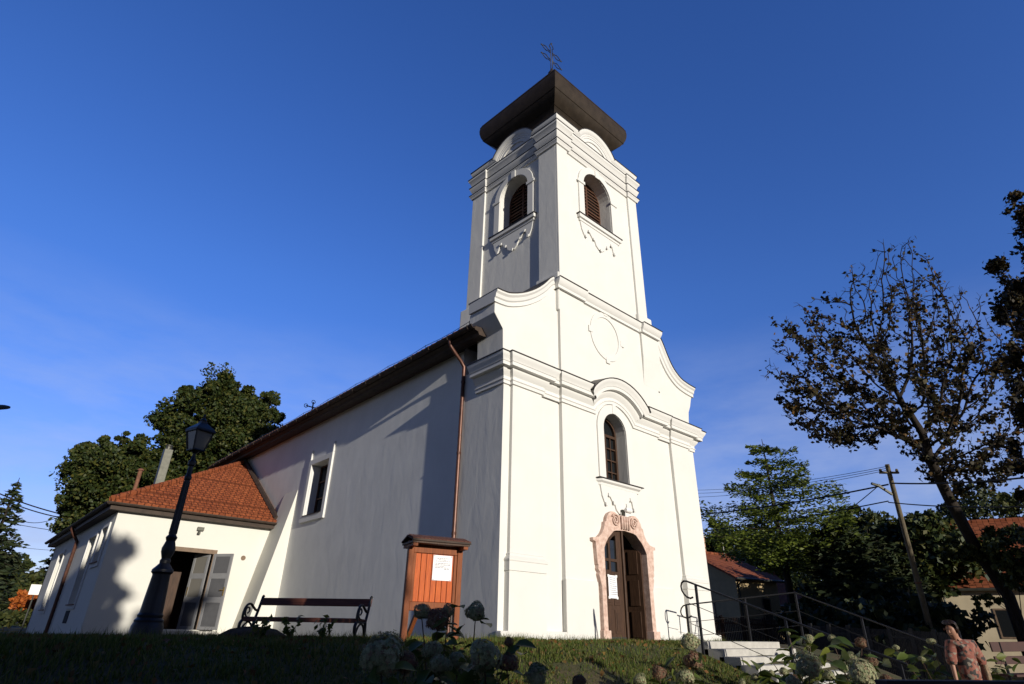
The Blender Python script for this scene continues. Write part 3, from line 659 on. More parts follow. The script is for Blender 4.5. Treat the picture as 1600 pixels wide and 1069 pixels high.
    # roof: flared mushroom base, rounded rim, bell up to the apex
    cx, cy = (TX0+TX1)/2, (TY0+TY1)/2; hx, hy = (TX1-TX0)/2, (TY1-TY0)/2
    prof = [(-0.68, 16.3), (-0.68, 17.2), (-0.65, 17.6), (-0.58, 17.85), (-0.47, 17.98), (-0.34, 18.08), (-0.21, 18.21), (-0.11, 18.36), (-0.04, 18.54), (0.0, 18.74), (0.01, 18.92), (-0.01, 19.10), (-0.06, 19.26), (-0.15, 19.41), (-0.28, 19.54), (-0.6, 19.78), (-1.0, 20.15), (-1.4, 20.7), (-1.75, 21.4), (-1.98, 22.1), (-2.05, 22.5)]
    rings = []
    for a, z in prof:
        ex, ey = max(hx+a, 0.03), max(hy+a, 0.03); rings.append([(cx-ex, cy-ey, z), (cx+ex, cy-ey, z), (cx+ex, cy+ey, z), (cx-ex, cy+ey, z)])
    mb = MB(); mb.rings(rings, closed=True); rf = cb(mb.shift(skew), 'tower_roof', M['bronze'], smooth=True)
    mb = MB()                                          # standing seams that run round the flare
    for a, z in ((-0.47, 17.98), (-0.11, 18.36), (-0.01, 19.1)):
        ex, ey = hx+a+0.006, hy+a+0.006
        r_s = 0.009
        P4 = [(cx-ex, cy-ey, z), (cx+ex, cy-ey, z), (cx+ex, cy+ey, z), (cx-ex, cy+ey, z)]
        for i in range(4): mb.tube([P4[i], P4[(i+1) % 4]], r_s, 5)
    cb(mb.shift(skew), 'roof_seam', M['bronze'], rf)
    mb = MB(); mb.tube([(cx, cy, 22.4), (cx, cy, 22.9)], 0.06, 8); mb.lathe([(0.02, -0.16), (0.13, -0.09), (0.17, 0), (0.13, 0.09), (0.02, 0.16)], (cx, cy, 22.62), 12); cb(mb.shift(skew), 'finial', M['bronze'], rf, smooth=True)
    # patriarchal cross of bent iron strip, turned along the facade
    mb = MB(); d = 0.055; X0, Y0 = cx, cy
    def outline(pts): mb.tube([(X0+x, Y0, z) for x, z in pts], 0.020, 6)
    tip = lambda L: [(0.06, d), (L-0.42, d), (L-0.34, d+0.075), (L-0.22, d+0.06), (L-0.06, 0.02), (L, 0.0), (L-0.06, -0.02), (L-0.22, -d-0.06), (L-0.34, -d-0.075), (L-0.42, -d), (0.06, -d)]
    for zz, L in ((24.02, 0.66), (23.45, 0.66)):
        for sg in (-1, 1): outline([(sg*x, zz+y) for x, y in tip(L)]); mb.lathe([(0.005, -0.04), (0.04, 0), (0.005, 0.04)], (X0+sg*L, Y0, zz), 8)
    outline([(-d, 22.85), (-d, 24.32), (-d-0.075, 24.40), (-d-0.05, 24.50), (0, 24.66), (d+0.05, 24.50), (d+0.075, 24.40), (d, 24.32), (d, 22.85)])
    mb.lathe([(0.005, -0.045), (0.045, 0), (0.005, 0.045)], (X0, Y0, 24.68), 8)
    cb(mb.shift(skew), 'tower_cross', M['iron'], smooth='all')
tower()

def nave_roof():
    mb = MB(); e, ez, rz = 8.27, 7.32, 10.9
    for sg in (-1, 1):
        x0 = CX+sg*(CX-e)*1.0
        A = [(x0, 11.16, ez), (CX, 11.16, rz), (CX, 32.7, rz), (x0, 32.7, ez)]
        B = [(x, y, z-0.09) for x, y, z in A]
        mb.add(A+B, [(0, 1, 2, 3), (7, 6, 5, 4), (0, 4, 5, 1), (1, 5, 6, 2), (2, 6, 7, 3), (3, 7, 4, 0)])
    r = cb(mb, 'nave_roof', M['naveroof'])
    mb = MB(); n = 84                                   # rounded tile noses along the eave
    for i in range(n):
        y = 11.2 + i*(32.6-11.2)/n; mb.tube([(e-0.05, y+0.12, ez-0.02), (e+0.45, y+0.12, ez+0.36)], 0.075, 6)
    cb(mb, 'eave_tile', M['naveroof'], r)
    mb = MB(); pr = [(8.91, 7.17), (8.62, 7.09), (8.46, 7.09), (8.43, 7.17), (8.31, 7.20), (8.29, 7.29), (8.91, 7.40)]
    ns = [[(x, y, z) for x, z in pr] for y in (11.951, 32.55)]; mb.rings(ns, closed=True)
    pr2 = [(8.832, 7.15)] + pr[1:6] + [(8.832, 7.38)]
    mb.rings([[(x, y, z) for x, z in pr2] for y in (10.75, 11.95)], closed=True); cb(mb, 'eave_soffit', M['eave'])
    mb = MB(); arc = [(8.24+0.095*math.cos(a), 7.30+0.095*math.sin(a)) for a in [math.pi+math.pi*i/8 for i in range(9)]]
    arc2 = [(8.24+0.08*math.cos(a), 7.30+0.08*math.sin(a)) for a in [2*math.pi-math.pi*i/8 for i in range(9)]]
    mb.rings([[(x, y, z) for x, z in arc+arc2] for y in (10.72, 32.6)], closed=True); g = cb(mb, 'gutter', M['eave'], smooth=True)
    mb = MB()
    for i in range(24): y = 10.9+i*0.9; mb.tube([(8.14, y, 7.32), (8.16, y, 7.22), (8.24, y, 7.185), (8.32, y, 7.22)], 0.012, 5)
    cb(mb, 'gutter_bracket', M['eave'], g)
    mb = MB(); x, y = 8.775, 11.76
    mb.tube([(8.24, y, 7.24), (8.24, y, 7.14), (8.28, y, 7.03), (8.46, y, 6.86), (8.66, y, 6.70), (x, y, 6.55), (x, y, 6.2), (x, y, -0.15)], 0.05, 12)
    dp = cb(mb, 'downpipe', M['copper'], smooth=True)
    mb = MB()
    for z in (6.1, 4.1, 2.1, 0.3): mb.tube([(x, y, z-0.03), (x, y, z+0.03)], 0.060, 12); mb.box(x, x+0.05, y-0.012, y+0.012, z-0.012, z+0.012)
    cb(mb, 'pipe_clamp', M['copper'], dp)
    # ridge wire and end cross
    mb = MB(); mb.tube([(8.45, 11.2+i*21.3/30, 7.62 if i % 3 else 7.66) for i in range(31)], 0.008, 4)
    for i in range(0, 31, 3): mb.tube([(8.45, 11.2+i*21.3/30, 7.40), (8.45, 11.2+i*21.3/30, 7.68)], 0.009, 4)
    cb(mb, 'lightning_wire', M['iron'])
    mb = MB(); y = 32.6
    mb.tube([(CX, y, 10.85), (CX, y, 12.25)], 0.04, 6); mb.tube([(CX-0.42, y, 11.92), (CX+0.42, y, 11.92)], 0.035, 6)
    for dx, dz in ((-0.42, 0), (0.42, 0), (0, 0.34)):
        ccx, ccz = CX+dx, 11.92+dz; mb.tube([(ccx+0.11*math.cos(2*math.pi*i/10), y, ccz+0.11*math.sin(2*math.pi*i/10)) for i in range(11)], 0.022, 5)
    cb(mb, 'ridge_cross', M['iron'])
nave_roof()

# ================================================================ ANNEX
def annex():
    x0, x1, y0, y1 = 3.50, 8.896, 23.4, 38.0; zt = 3.40
    an = thing('annex_building', 'low cream annex with a hipped red tile roof beside the church nave', 'annex', (6, 23.4, -0.5)); O = an.location
    b = lambda mb, n, m, p=None, **k: mb.build(n, m, p or an, origin=O, **k)
    D = (5.32, 6.84, -0.16, 2.34)
    mb = MB(); mb.plate([(x0, -1.0), (x1, -1.0), (x1, zt), (x0, zt)], [[(D[0], D[2]), (D[1], D[2]), (D[1], D[3]), (D[0], D[3])]], XZ, y0, y0+0.35)
    wins = [(24.10, 25.15, 1.80, 2.92), (25.95, 27.35, 0.55, 2.80), (33.4, 34.9, 0.45, 2.75)]
    holes = [[(a, c), (bb, c), (bb, d), (a, d)] for a, bb, c, d in wins]
    mb.plate([(y0+0.351, -1.0), (y1, -1.0), (y1, zt), (y0+0.351, zt)], holes, lambda u, v, d: (x0+d, u, v), 0, 0.35)
    mb.box(x0, x1, y1-0.3, y1-0.001, -1, zt); mb.box(8.5, 8.83, 32.6, y1-0.3, -1, 6.5)
    b(mb, 'annex_wall', M['annex'], bevel=0.015)
    for a, bb, c, d in wins:
        f = MB(); F = lambda u, v, dd: (x0+dd, u, v)
        f.plate([(a-0.14, c-0.16), (bb+0.14, c-0.16), (bb+0.14, d+0.12), (a-0.14, d+0.12)], [[(a, c), (bb, c), (bb, d), (a, d)]], F, -0.05, -0.001)
        fr = b(f, 'window_surround', M['trim'], bevel=0.008)
        f = MB(); f.plate([(a+0.004, c+0.004), (bb-0.004, c+0.004), (bb-0.004, d-0.004), (a+0.004, d-0.004)], [[(a+0.09, c+0.09), ((a+bb)/2-0.04, c+0.09), ((a+bb)/2-0.04, d-0.09), (a+0.09, d-0.09)], [((a+bb)/2+0.04, c+0.09), (bb-0.09, c+0.09), (bb-0.09, d-0.09), ((a+bb)/2+0.04, d-0.09)]], F, 0.14, 0.21)
        b(f, 'window_frame', M['whitepaint'], fr)
        f = MB(); f.box(x0+0.18, x0+0.19, a+0.02, bb-0.02, c+0.02, d-0.02); b(f, 'glass_pane', M['glass'], fr)
        f = MB(); f.box(x0-0.10, x0+0.13, a-0.08, bb+0.08, c-0.03, c-0.002); b(f, 'sill', M['rust'], fr)
    v = MB(); v.box(x0-0.02, x0-0.001, 26.6, 27.4, -0.05, 0.35); b(v, 'vent_cover', M['dark'])
    # door frame, dark hall, two leaves: one swung out against the light, one inner glazed leaf
    f = MB(); f.plate([(D[0]-0.09, D[2]), (D[0]+0.06, D[2]), (D[0]+0.06, D[3]-0.07), (D[1]-0.06, D[3]-0.07), (D[1]-0.06, D[2]), (D[1]+0.05, D[2]), (D[1]+0.05, D[3]+0.07), (D[0]-0.09, D[3]+0.07)], [], XZ, y0-0.03, y0+0.06)
    fr = b(f, 'door_frame', M['frame'])
    h = MB(); h.box(x0+0.4, x1-0.1, y0+0.36, y0+0.38, -0.9, zt) if False else None
    h.box(5.0, 8.4, 26.0, 26.05, -0.5, 3.2); h.box(5.0, 5.05, 23.76, 26.0, -0.5, 3.2); h.box(8.35, 8.4, 23.76, 26.0, -0.5, 3.2)
    b(h, 'hall_wall', M['wood'])
    h = MB(); h.box(4.9, 8.45, 23.751, 26.1, -0.4, -0.2); h.box(4.9, 8.45, 23.751, 26.1, 3.21, 3.3); b(h, 'hall_floor', M['dark'])
    def leaf(hx, hy, ang, w, name, glazed, lab):
        dx, dy = math.cos(ang), math.sin(ang); nx, ny = -dy, dx
        G = lambda u, v, d: (hx+dx*u+nx*d, hy+dy*u+ny*d, v)
        P = MB(); zz = [(-0.12, 0.68), (0.80, 1.45), (1.57, 2.18)]
        P.plate([(0, -0.16), (w, -0.16), (w, 2.28), (0, 2.28)], [[(0.10, a+0.06), (w-0.10, a+0.06), (w-0.10, bq), (0.10, bq)] for a, bq in zz], G, 0, 0.05)
        o = b(P, name, M['greystile'], bevel=0.006); o['label'] = lab
        P = MB(); Q = MB()
        for i, (a, bq) in enumerate(zz):
            tgt = Q if glazed and i > 0 else P
            tgt.plate([(0.095, a+0.055), (w-0.095, a+0.055), (w-0.095, bq+0.005), (0.095, bq+0.005)], [], G, 0.015, 0.035)
        b(P, 'door_panel', M['grey'], o)
        if glazed: b(Q, 'glass_pane', M['milk'], o)
        P = MB(); hu = w-0.06
        P.plate([(hu-0.02, 0.90), (hu+0.02, 0.90), (hu+0.02, 1.18), (hu-0.02, 1.18)], [], G, -0.012, 0.062); a = G(hu, 1.08, -0.05); c = G(hu-0.13, 1.08, -0.055); P.tube([G(hu, 1.08, 0.06), a, c], 0.014, 6)
        b(P, 'handle', M['brass'], o)
    leaf(D[1]-0.04, y0-0.03, math.radians(-57), 0.80, 'open_door_leaf', False, 'grey panelled leaf swung outwards')
    leaf(D[1]-0.10, y0+0.10, math.radians(118), 0.72, 'glazed_door_leaf', True, 'glazed leaf opened inwards')
    st = MB(); st.box(D[0]-0.25, D[1]+0.45, y0-0.55, y0-0.002, -0.75, -0.20); b(st, 'doorstep', M['conc'], bevel=0.015)
    # roof: lean-to with a hipped front end
    e = 0.32; ex, ey, ez = x0-e, y0-e, 3.60; px, py = 8.838, 0; s = 0.60
    run = 8.895-ex; ay = ey+run; az = ez+run*s
    A = (ex, ey, ez); Bp = (8.895, ey, ez); Cc = (8.895, ay, az); Dd = (8.895, y1+0.3, az); E_ = (ex, y1+0.3, ez)
    t = 0.10; dn = lambda p: (p[0], p[1], p[2]-t)
    mb = MB(); mb.add([A, Bp, Cc, dn(A), dn(Bp), dn(Cc)], [(0, 1, 2), (5, 4, 3), (0, 3, 4, 1), (1, 4, 5, 2)]); rf = b(mb, 'roof', M['tile'])
    mb = MB(); mb.add([A, Cc, Dd, E_, dn(A), dn(Cc), dn(Dd), dn(E_)], [(0, 1, 2, 3), (7, 6, 5, 4), (3, 7, 4, 0), (2, 6, 7, 3)]); b(mb, 'side_roof', M['tilex'], rf)
    # pantile relief on the hip end: overlapping rows with rolled noses
    mb = MB(); nrow = 32
    for r in range(nrow):
        f0, f1 = r/nrow, (r+1.15)/nrow; f1 = min(f1, 0.995)
        ya, za = ey+run*f0, ez+run*s*f0; yb, zb = ey+run*f1, ez+run*s*f1
        xs, k = ex+run*f0+0.03, int((8.80-(ex+run*f0))/0.15)
        for i in range(max(k, 0)):
            xa = 8.82-(i+1)*0.15 + (0.075 if r % 2 else 0)
            if xa < xs: continue
            jit = random.uniform(-0.006, 0.006)
            mb.add([(xa, ya-0.02, za+0.028+jit), (xa+0.075, ya-0.03, za+0.05+jit), (xa+0.145, ya-0.02, za+0.028+jit), (xa, yb, zb+0.010), (xa+0.075, yb, zb+0.032), (xa+0.145, yb, zb+0.010),
                    (xa, ya-0.02, za), (xa+0.145, ya-0.02, za)], [(0, 1, 4, 3), (1, 2, 5, 4), (6, 7, 2, 1, 0)])
    b(mb, 'roof_tile', M['tile'], rf)
    mb = MB(); n = 22
    for i in range(n):
        f0, f1 = i/n, (i+1.12)/n
        p = lambda f: (ex+run*f, ey+run*f, ez+run*s*f+0.04)
        if f1 <= 1.0: mb.tube([p(f0), p(f1)], [0.125, 0.105], 8)
    b(mb, 'hip_tile', M['tile'], rf, smooth=True)
    mb = MB(); mb.tube([(8.70, ey+0.1, ez+0.12), (8.70, ay-0.2, az-0.02)], 0.11, 6); b(mb, 'wall_flashing', M['eave'], rf)
    so_ = MB(); so_.plate([(ex+0.02, 3.33), (8.75, 3.33), (8.75, 3.49), (ex+0.02, 3.49)], [], XZ, ey+0.03, y0+0.02); so_.box(ex+0.02, x0+0.02, y0+0.021, y1+0.2, 3.33, 3.49); b(so_, 'eave_soffit', M['eave'], rf)
    def half(r0, r1, c, fn, a, z):
        mb = MB(); pts = [(r0*math.cos(q), r0*math.sin(q)) for q in [math.pi+math.pi*i/8 for i in range(9)]] + [(r1*math.cos(q), r1*math.sin(q)) for q in [2*math.pi-math.pi*i/8 for i in range(9)]]
        mb.rings([[fn(u, k, w) for u, w in pts] for k in a], closed=True); return mb
    g = half(0.085, 0.07, 0, lambda u, k, w: (k, ey-0.06+u, 3.55+w), (ex-0.12, 8.80), 0); gt = b(g, 'gutter', M['rust'] if False else M['eave'], smooth=True)
    g = half(0.085, 0.07, 0, lambda u, k, w: (ex-0.06+u, k, 3.55+w), (ey-0.1, y1+0.4), 0); b(g, 'side_gutter', M['eave'], gt, smooth=True)
    mb = MB(); y = 30.2; mb.tube([(ex-0.06, y, 3.5), (ex-0.06, y, 3.38), (ex+0.05, y, 3.2), (x0-0.08, y, 2.95), (x0-0.08, y, -0.6)], 0.065, 10); b(mb, 'downpipe', M['copper'], smooth=True)
    # flood light and round vent on the front wall
    mb = MB(); mb.box(6.02, 6.24, y0-0.12, y0-0.06, 3.0, 3.12); mb.box(6.08, 6.16, y0-0.06, y0-0.001, 2.98, 3.05); mb.lathe([(0.05, 0), (0.05, 0.08), (0.02, 0.1)], (6.1, y0-0.1, 2.87), 10); b(mb, 'flood_light', M['metal'])
    mb = MB(); mb.tube([(7.84, y0-0.02, 2.23), (7.84, y0-0.001, 2.23)], 0.085, 16); b(mb, 'round_vent', M['brass'] if False else M['frame'])
    # chimneys on the hidden roof slope
    base = at(247, 758, 30.0); top = at(265, 692, 30.0)
    mb = MB(); cx, cy = base.x, base.y; mb.box(cx-0.2, cx+0.2, cy-0.2, cy+0.2, base.z-1.6, top.z-0.1); cm = b(mb, 'metal_chimney', M['metal'], bevel=0.01)
    mb = MB(); mb.lathe([(0.15, 0), (0.15, 0.15), (0.18, 0.2), (0.18, 0.24)], (cx, cy, top.z-0.1), 12); b(mb, 'chimney_cap', M['metal'], cm)
    base = at(212, 760, 31.0); top = at(220, 733, 31.0)
    mb = MB(); mb.tube([(base.x, base.y, base.z-1.5), (base.x, base.y, top.z)], 0.10, 10); mb.lathe([(0.1, 0), (0.16, 0.02), (0.16, 0.08), (0.02, 0.16)], (base.x, base.y, top.z), 10); b(mb, 'flue_pipe', M['rust'])
annex()

# ================================================================ STREET FURNITURE
def lamp():
    x, y = 2.50, 11.05; z = gz(x, y)
    o = thing('street_lamp', 'tall black cast iron lamp post with a four-sided lantern before the annex', 'street lamp', (x, y, z-0.02))
    KR, KZ, KL = 0.76, 0.935, 0.80
    def sc(mb, kr=None): return mb.shift(lambda px, py, pz: (px*(kr or KR), py*(kr or KR), pz*KZ))
    mb = MB(); mb.lathe([(0.30, 0), (0.30, 0.20), (0.27, 0.26), (0.275, 0.29), (0.23, 0.33), (0.24, 0.37), (0.215, 0.40), (0.20, 0.62), (0.17, 0.98), (0.175, 1.0), (0.21, 1.03), (0.205, 1.07), (0.16, 1.11), (0.10, 1.17), (0.105, 1.22), (0.085, 1.25), (0.13, 1.36), (0.135, 1.42), (0.09, 1.54), (0.10, 1.56), (0.115, 1.60), (0.08, 1.64)], n=16)
    b = sc(mb).build('lamp_base', M['iron'], o, smooth=True)
    mb = MB(); mb.lathe([(0.075, 1.63), (0.058, 2.60), (0.075, 2.62), (0.08, 2.66), (0.055, 2.70), (0.05, 2.86), (0.08, 2.88), (0.085, 2.94), (0.05, 2.98), (0.035, 3.05), (0.035, 3.10), (0.09, 3.15)], n=14)
    sc(mb).build('lamp_shaft', M['iron'], o, smooth=True)
    mb = MB()
    for i in range(10):
        a = 2*math.pi*i/10; mb.tube([(0.074*math.cos(a), 0.074*math.sin(a), 1.66), (0.060*math.cos(a), 0.060*math.sin(a), 2.58)], 0.011, 5)
    sc(mb).build('fluting', M['iron'], o)
    rot = math.radians(16); z0, z1 = 3.16, 3.52; r0, r1 = 0.16, 0.27
    q = lambda r, z: [(r*math.cos(rot+math.pi/4+i*math.pi/2), r*math.sin(rot+math.pi/4+i*math.pi/2), z) for i in range(4)]
    g = MB(); g.rings([q(r0, z0), q(r1, z1)], closed=True); lt = sc(g, KL).build('lantern_glass', M['milk'], o)
    f = MB()
    for i in range(4):
        f.tube([q(r0+0.01, z0)[i], q(r1+0.01, z1)[i]], 0.017, 5); f.tube([q(r0+0.01, z0)[i], q(r0+0.01, z0)[(i+1) % 4]], 0.02, 5); f.tube([q(r1+0.02, z1)[i], q(r1+0.02, z1)[(i+1) % 4]], 0.024, 5)
    sc(f, KL).build('lantern_frame', M['iron'], o)
    c = MB(); c.rings([q(r1+0.05, z1+0.01), q(r1+0.04, z1+0.04), q(0.17, z1+0.13), q(0.10, z1+0.17), q(0.10, z1+0.20)], closed=True); c.lathe([(0.06, z1+0.20), (0.075, z1+0.23), (0.02, z1+0.28), (0.03, z1+0.31), (0.004, z1+0.36)], n=10)
    sc(c, KL).build('lantern_cap', M['iron'], o)
lamp()

def bench():
    c = Vector((5.62, 12.4, 0)); L = 2.52; rz = math.radians(-52)
    o = thing('park_bench', 'long dark wooden bench with scrolled black iron ends on the church lawn', 'bench', (c.x, c.y, gz(c.x, c.y)-0.03), rz)
    h = L/2
    def sc(mb): return mb.shift(lambda x, y, z: (x, y*0.9, z*0.80))
    mb = MB()
    for i in range(4): mb.box(-h+0.02, h-0.02, -0.26+i*0.135, -0.14+i*0.135, 0.455+0.006*(3-i), 0.505+0.006*(3-i))
    mb.box(-h+0.02, h-0.02, -0.29, -0.262, 0.415, 0.515)
    sc(mb).build('seat', M['bench'], o, bevel=0.01)
    mb = MB(); mb.beam((-h+0.0, 0.37, 0.90), (h-0.0, 0.37, 0.90), 0.035, 0.19, up=(0, 0.25, 1)); sc(mb).build('backrest', M['bench'], o, bevel=0.01)
    for sx in (-1, 1):
        x = sx*(h-0.03); e = MB()
        def c2(pts, r=0.026):
            P = [Vector(p) for p in pts]; out = []
            for i in range(len(P)-1):
                p0, p1, p2, p3 = P[max(i-1, 0)], P[i], P[i+1], P[min(i+2, len(P)-1)]
                for k in range(5):
                    t = k/5; v = 0.5*((2*p1)+(p2-p0)*t+(2*p0-5*p1+4*p2-p3)*t*t+(3*p1-p0-3*p2+p3)*t**3); out.append((x, v.x, v.y))
            out.append((x, P[-1].x, P[-1].y)); e.tube(out, r, 7)
        c2([(0.20, 0.42), (0.27, 0.60), (0.34, 0.82), (0.40, 1.02)], 0.030); e.lathe([(0.005, -0.04), (0.04, 0), (0.005, 0.04)], (x, 0.41, 1.03), 8)
        c2([(0.31, 0.72), (0.22, 0.68), (0.10, 0.74), (-0.04, 0.82), (-0.17, 0.80), (-0.26, 0.68), (-0.28, 0.52), (-0.24, 0.44)], 0.028)
        c2([(-0.10, 0.50), (-0.20, 0.58), (-0.19, 0.70), (-0.10, 0.74), (-0.05, 0.66), (-0.12, 0.60)], 0.018)
        c2([(-0.24, 0.46), (-0.34, 0.36), (-0.33, 0.22), (-0.26, 0.10), (-0.31, 0.0)], 0.034)
        c2([(-0.26, 0.20), (-0.16, 0.34), (-0.02, 0.40), (0.12, 0.33), (0.20, 0.16)], 0.022)
        c2([(0.20, 0.44), (0.22, 0.28), (0.22, 0.12), (0.28, 0.0)], 0.034)
        c2([(-0.28, 0.44), (0.0, 0.43), (0.22, 0.44)], 0.026)
        sc(e).build('bench_end', M['iron'], o, smooth='all')
bench()

def board():
    a = atZ(628, 1000, -0.165); b = atZ(711, 1001, -0.165); s_ = 0.93
    a, b = a*s_, b*s_
    a.z = b.z = 0
    c = (a+b)/2; L = (b-a).length; rz = math.atan2(b.y-a.y, b.x-a.x); z = gz(c.x, c.y)
    o = thing('notice_board', 'orange wooden notice board with a small shingled roof standing on two posts', 'notice board', (c.x, c.y, z), rz)
    h = L/2; K = 0.735
    def sc(mb): return mb.shift(lambda x, y, q: (x, y, q*K))
    H = 2.03
    for sx in (-1, 1):
        mb = MB(); mb.box(sx*(h-0.01)-0.045, sx*(h-0.01)+0.045, -0.05, 0.05, -0.1, H-0.02); sc(mb).build('post', M['post'], o, bevel=0.008)
    mb = MB(); n = 7; w = (2*h-0.11-0.10)/n
    for i in range(n):
        x = -h+0.105+i*w; dz = random.uniform(-0.003, 0.003); mb.box(x+0.004, x+w-0.004, 0.0+dz, 0.03, 0.78, 1.76)
    sc(mb).build('plank_panel', M['plank'], o, bevel=0.004)
    mb = MB(); mb.box(-h+0.056, h-0.056, -0.045, 0.045, 0.60, 0.775); mb.box(-h+0.056, h-0.056, -0.035, 0.035, 1.765, 1.932)
    for sx in (-1, 1): mb.box(sx*(h-0.08)-0.024, sx*(h-0.08)+0.024, -0.03, 0.0, 0.776, 1.764)
    sc(mb).build('frame', M['post'], o, bevel=0.006)
    mb = MB(); e = 0.07; ov = 0.29
    for sy in (-1, 1):
        A = [(-h-e, 0, 2.13), (h+e, 0, 2.13), (h+e, sy*ov, 2.02), (-h-e, sy*ov, 2.02)]; B = [(x, y, z_-0.035) for x, y, z_ in A]
        mb.add(A+B, [(0, 1, 2, 3), (7, 6, 5, 4), (2, 6, 7, 3), (0, 3, 7, 4), (1, 5, 6, 2)])
    r = sc(mb).build('roof', M['shingle'], o, fix=True)
    mb = MB()
    for row in range(3):
        for i in range(16):
            w_ = (2*h+2*e)/16; x = -h-e+i*w_; y = -ov-0.005+row*0.095; zz = 2.025+row*0.036
            mb.add([(x+0.003, y, zz+0.012), (x+w_-0.003, y, zz+0.012), (x+w_-0.003, y+0.12, zz+0.055), (x+0.003, y+0.12, zz+0.055), (x+0.003, y, zz-0.004), (x+w_-0.003, y, zz-0.004)], [(0, 1, 2, 3), (4, 5, 1, 0)])
    sc(mb).build('roof_shingle', M['shingle'], r)
    mb = MB(); mb.box(-h-e+0.01, h+e-0.01, -ov+0.02, ov-0.02, 1.935, 1.975); sc(mb).build('roof_soffit', M['wood'], r)
    mb = MB(); mb.box(-h-e, h+e, -ov-0.012, -ov+0.018, 1.975, 2.015); sc(mb).build('eave_edge', M['eave'], r)
    mb = MB()
    for sx in (-1, 1): mb.box(sx*h-0.04, sx*h+0.04, -0.25, 0.25, 1.87, 1.934)
    each(sc(mb), 'roof_bracket', M['post'], o)
    mb = MB(); mb.beam((0.0-0.1, 0.35, 0.62), (0.0-0.1, 0.9, -0.1), 0.06, 0.08); sc(mb).build('rear_brace', M['post'], o)
    # the sheet pinned on the panel
    p = thing('paper_notice', 'white printed sheet pinned on the upper right of the orange notice board', 'notice', (c.x, c.y, z), rz)
    x0, x1, z0, z1 = h-0.47, h-0.135, 1.22, 1.745
    sc(MB().box(x0, x1, -0.012, -0.0042, z0, z1)).build('sheet', M['paper'], p)
    mb = MB(); zz = z1-0.07
    for i, (l, r_) in enumerate([(0.2, 0.8), (0.3, 0.7), (0.12, 0.9), (0.12, 0.88), (0.12, 0.92), (0.12, 0.6), (0.12, 0.85), (0.6, 0.85)]):
        x = x0+(x1-x0)*l; xe = x0+(x1-x0)*r_
        while x < xe:
            w_ = random.uniform(0.015, 0.05); mb.box(x, min(x+w_, xe), -0.0142, -0.0122, zz, zz+0.010); x += w_+0.010
        zz -= 0.030 if i != 2 else 0.045
    sc(mb).build('printed_lines', M['ink'], p)
    mb = MB()
    for x in (x0+0.02, x1-0.02):
        for q in (z0+0.02, z1-0.02): mb.lathe([(0.008, -0.006), (0.008, 0.006)], (x, -0.016, q), 6)
    each(sc(mb), 'pin', M['iron'], p)
board()

def door_notice():
    p = thing('paper_notice', 'narrow white sheet taped on the closed brown church door leaf', 'notice', (12.56, 9.962, 1.05))
    MB().box(-0.17, 0.17, -0.008, -0.004, -0.27, 0.27).build('sheet', M['paper'], p)
    mb = MB()
    for sx in (-1, 1):
        for sz in (-1, 1): mb.box(sx*0.16-0.035, sx*0.16+0.035, -0.0105, -0.0082, sz*0.255-0.03, sz*0.255+0.03)
    each(mb, 'tape', M['whitepaint'], p)
    mb = MB(); zz = 0.2
    for i in range(9):
        x = -0.12
        while x < (0.12 if i % 3 else 0.06):
            w = random.uniform(0.02, 0.05); mb.box(x, x+w, -0.0102, -0.0083, zz, zz+0.014); x += w+0.012
        zz -= 0.048
    mb.build('handwriting', M['ink'], p)
door_notice()
def spotlight():
    o = thing('floodlight', 'small grey floodlight on the stone keystone above the church door', 'floodlight', (13.10, 9.86, 2.9))
    MB().box(-0.03, 0.03, -0.02, 0.14, -0.02, 0.12).build('bracket', M['metal'], o)
    MB().lathe([(0.05, 0), (0.075, 0.05), (0.075, 0.20), (0.06, 0.24)], n=12).shift(lambda x, y, z: (z-0.02, y-0.08, x+0.11)).build('lamp_head', M['whitepaint'], o, smooth=True)
spotlight()

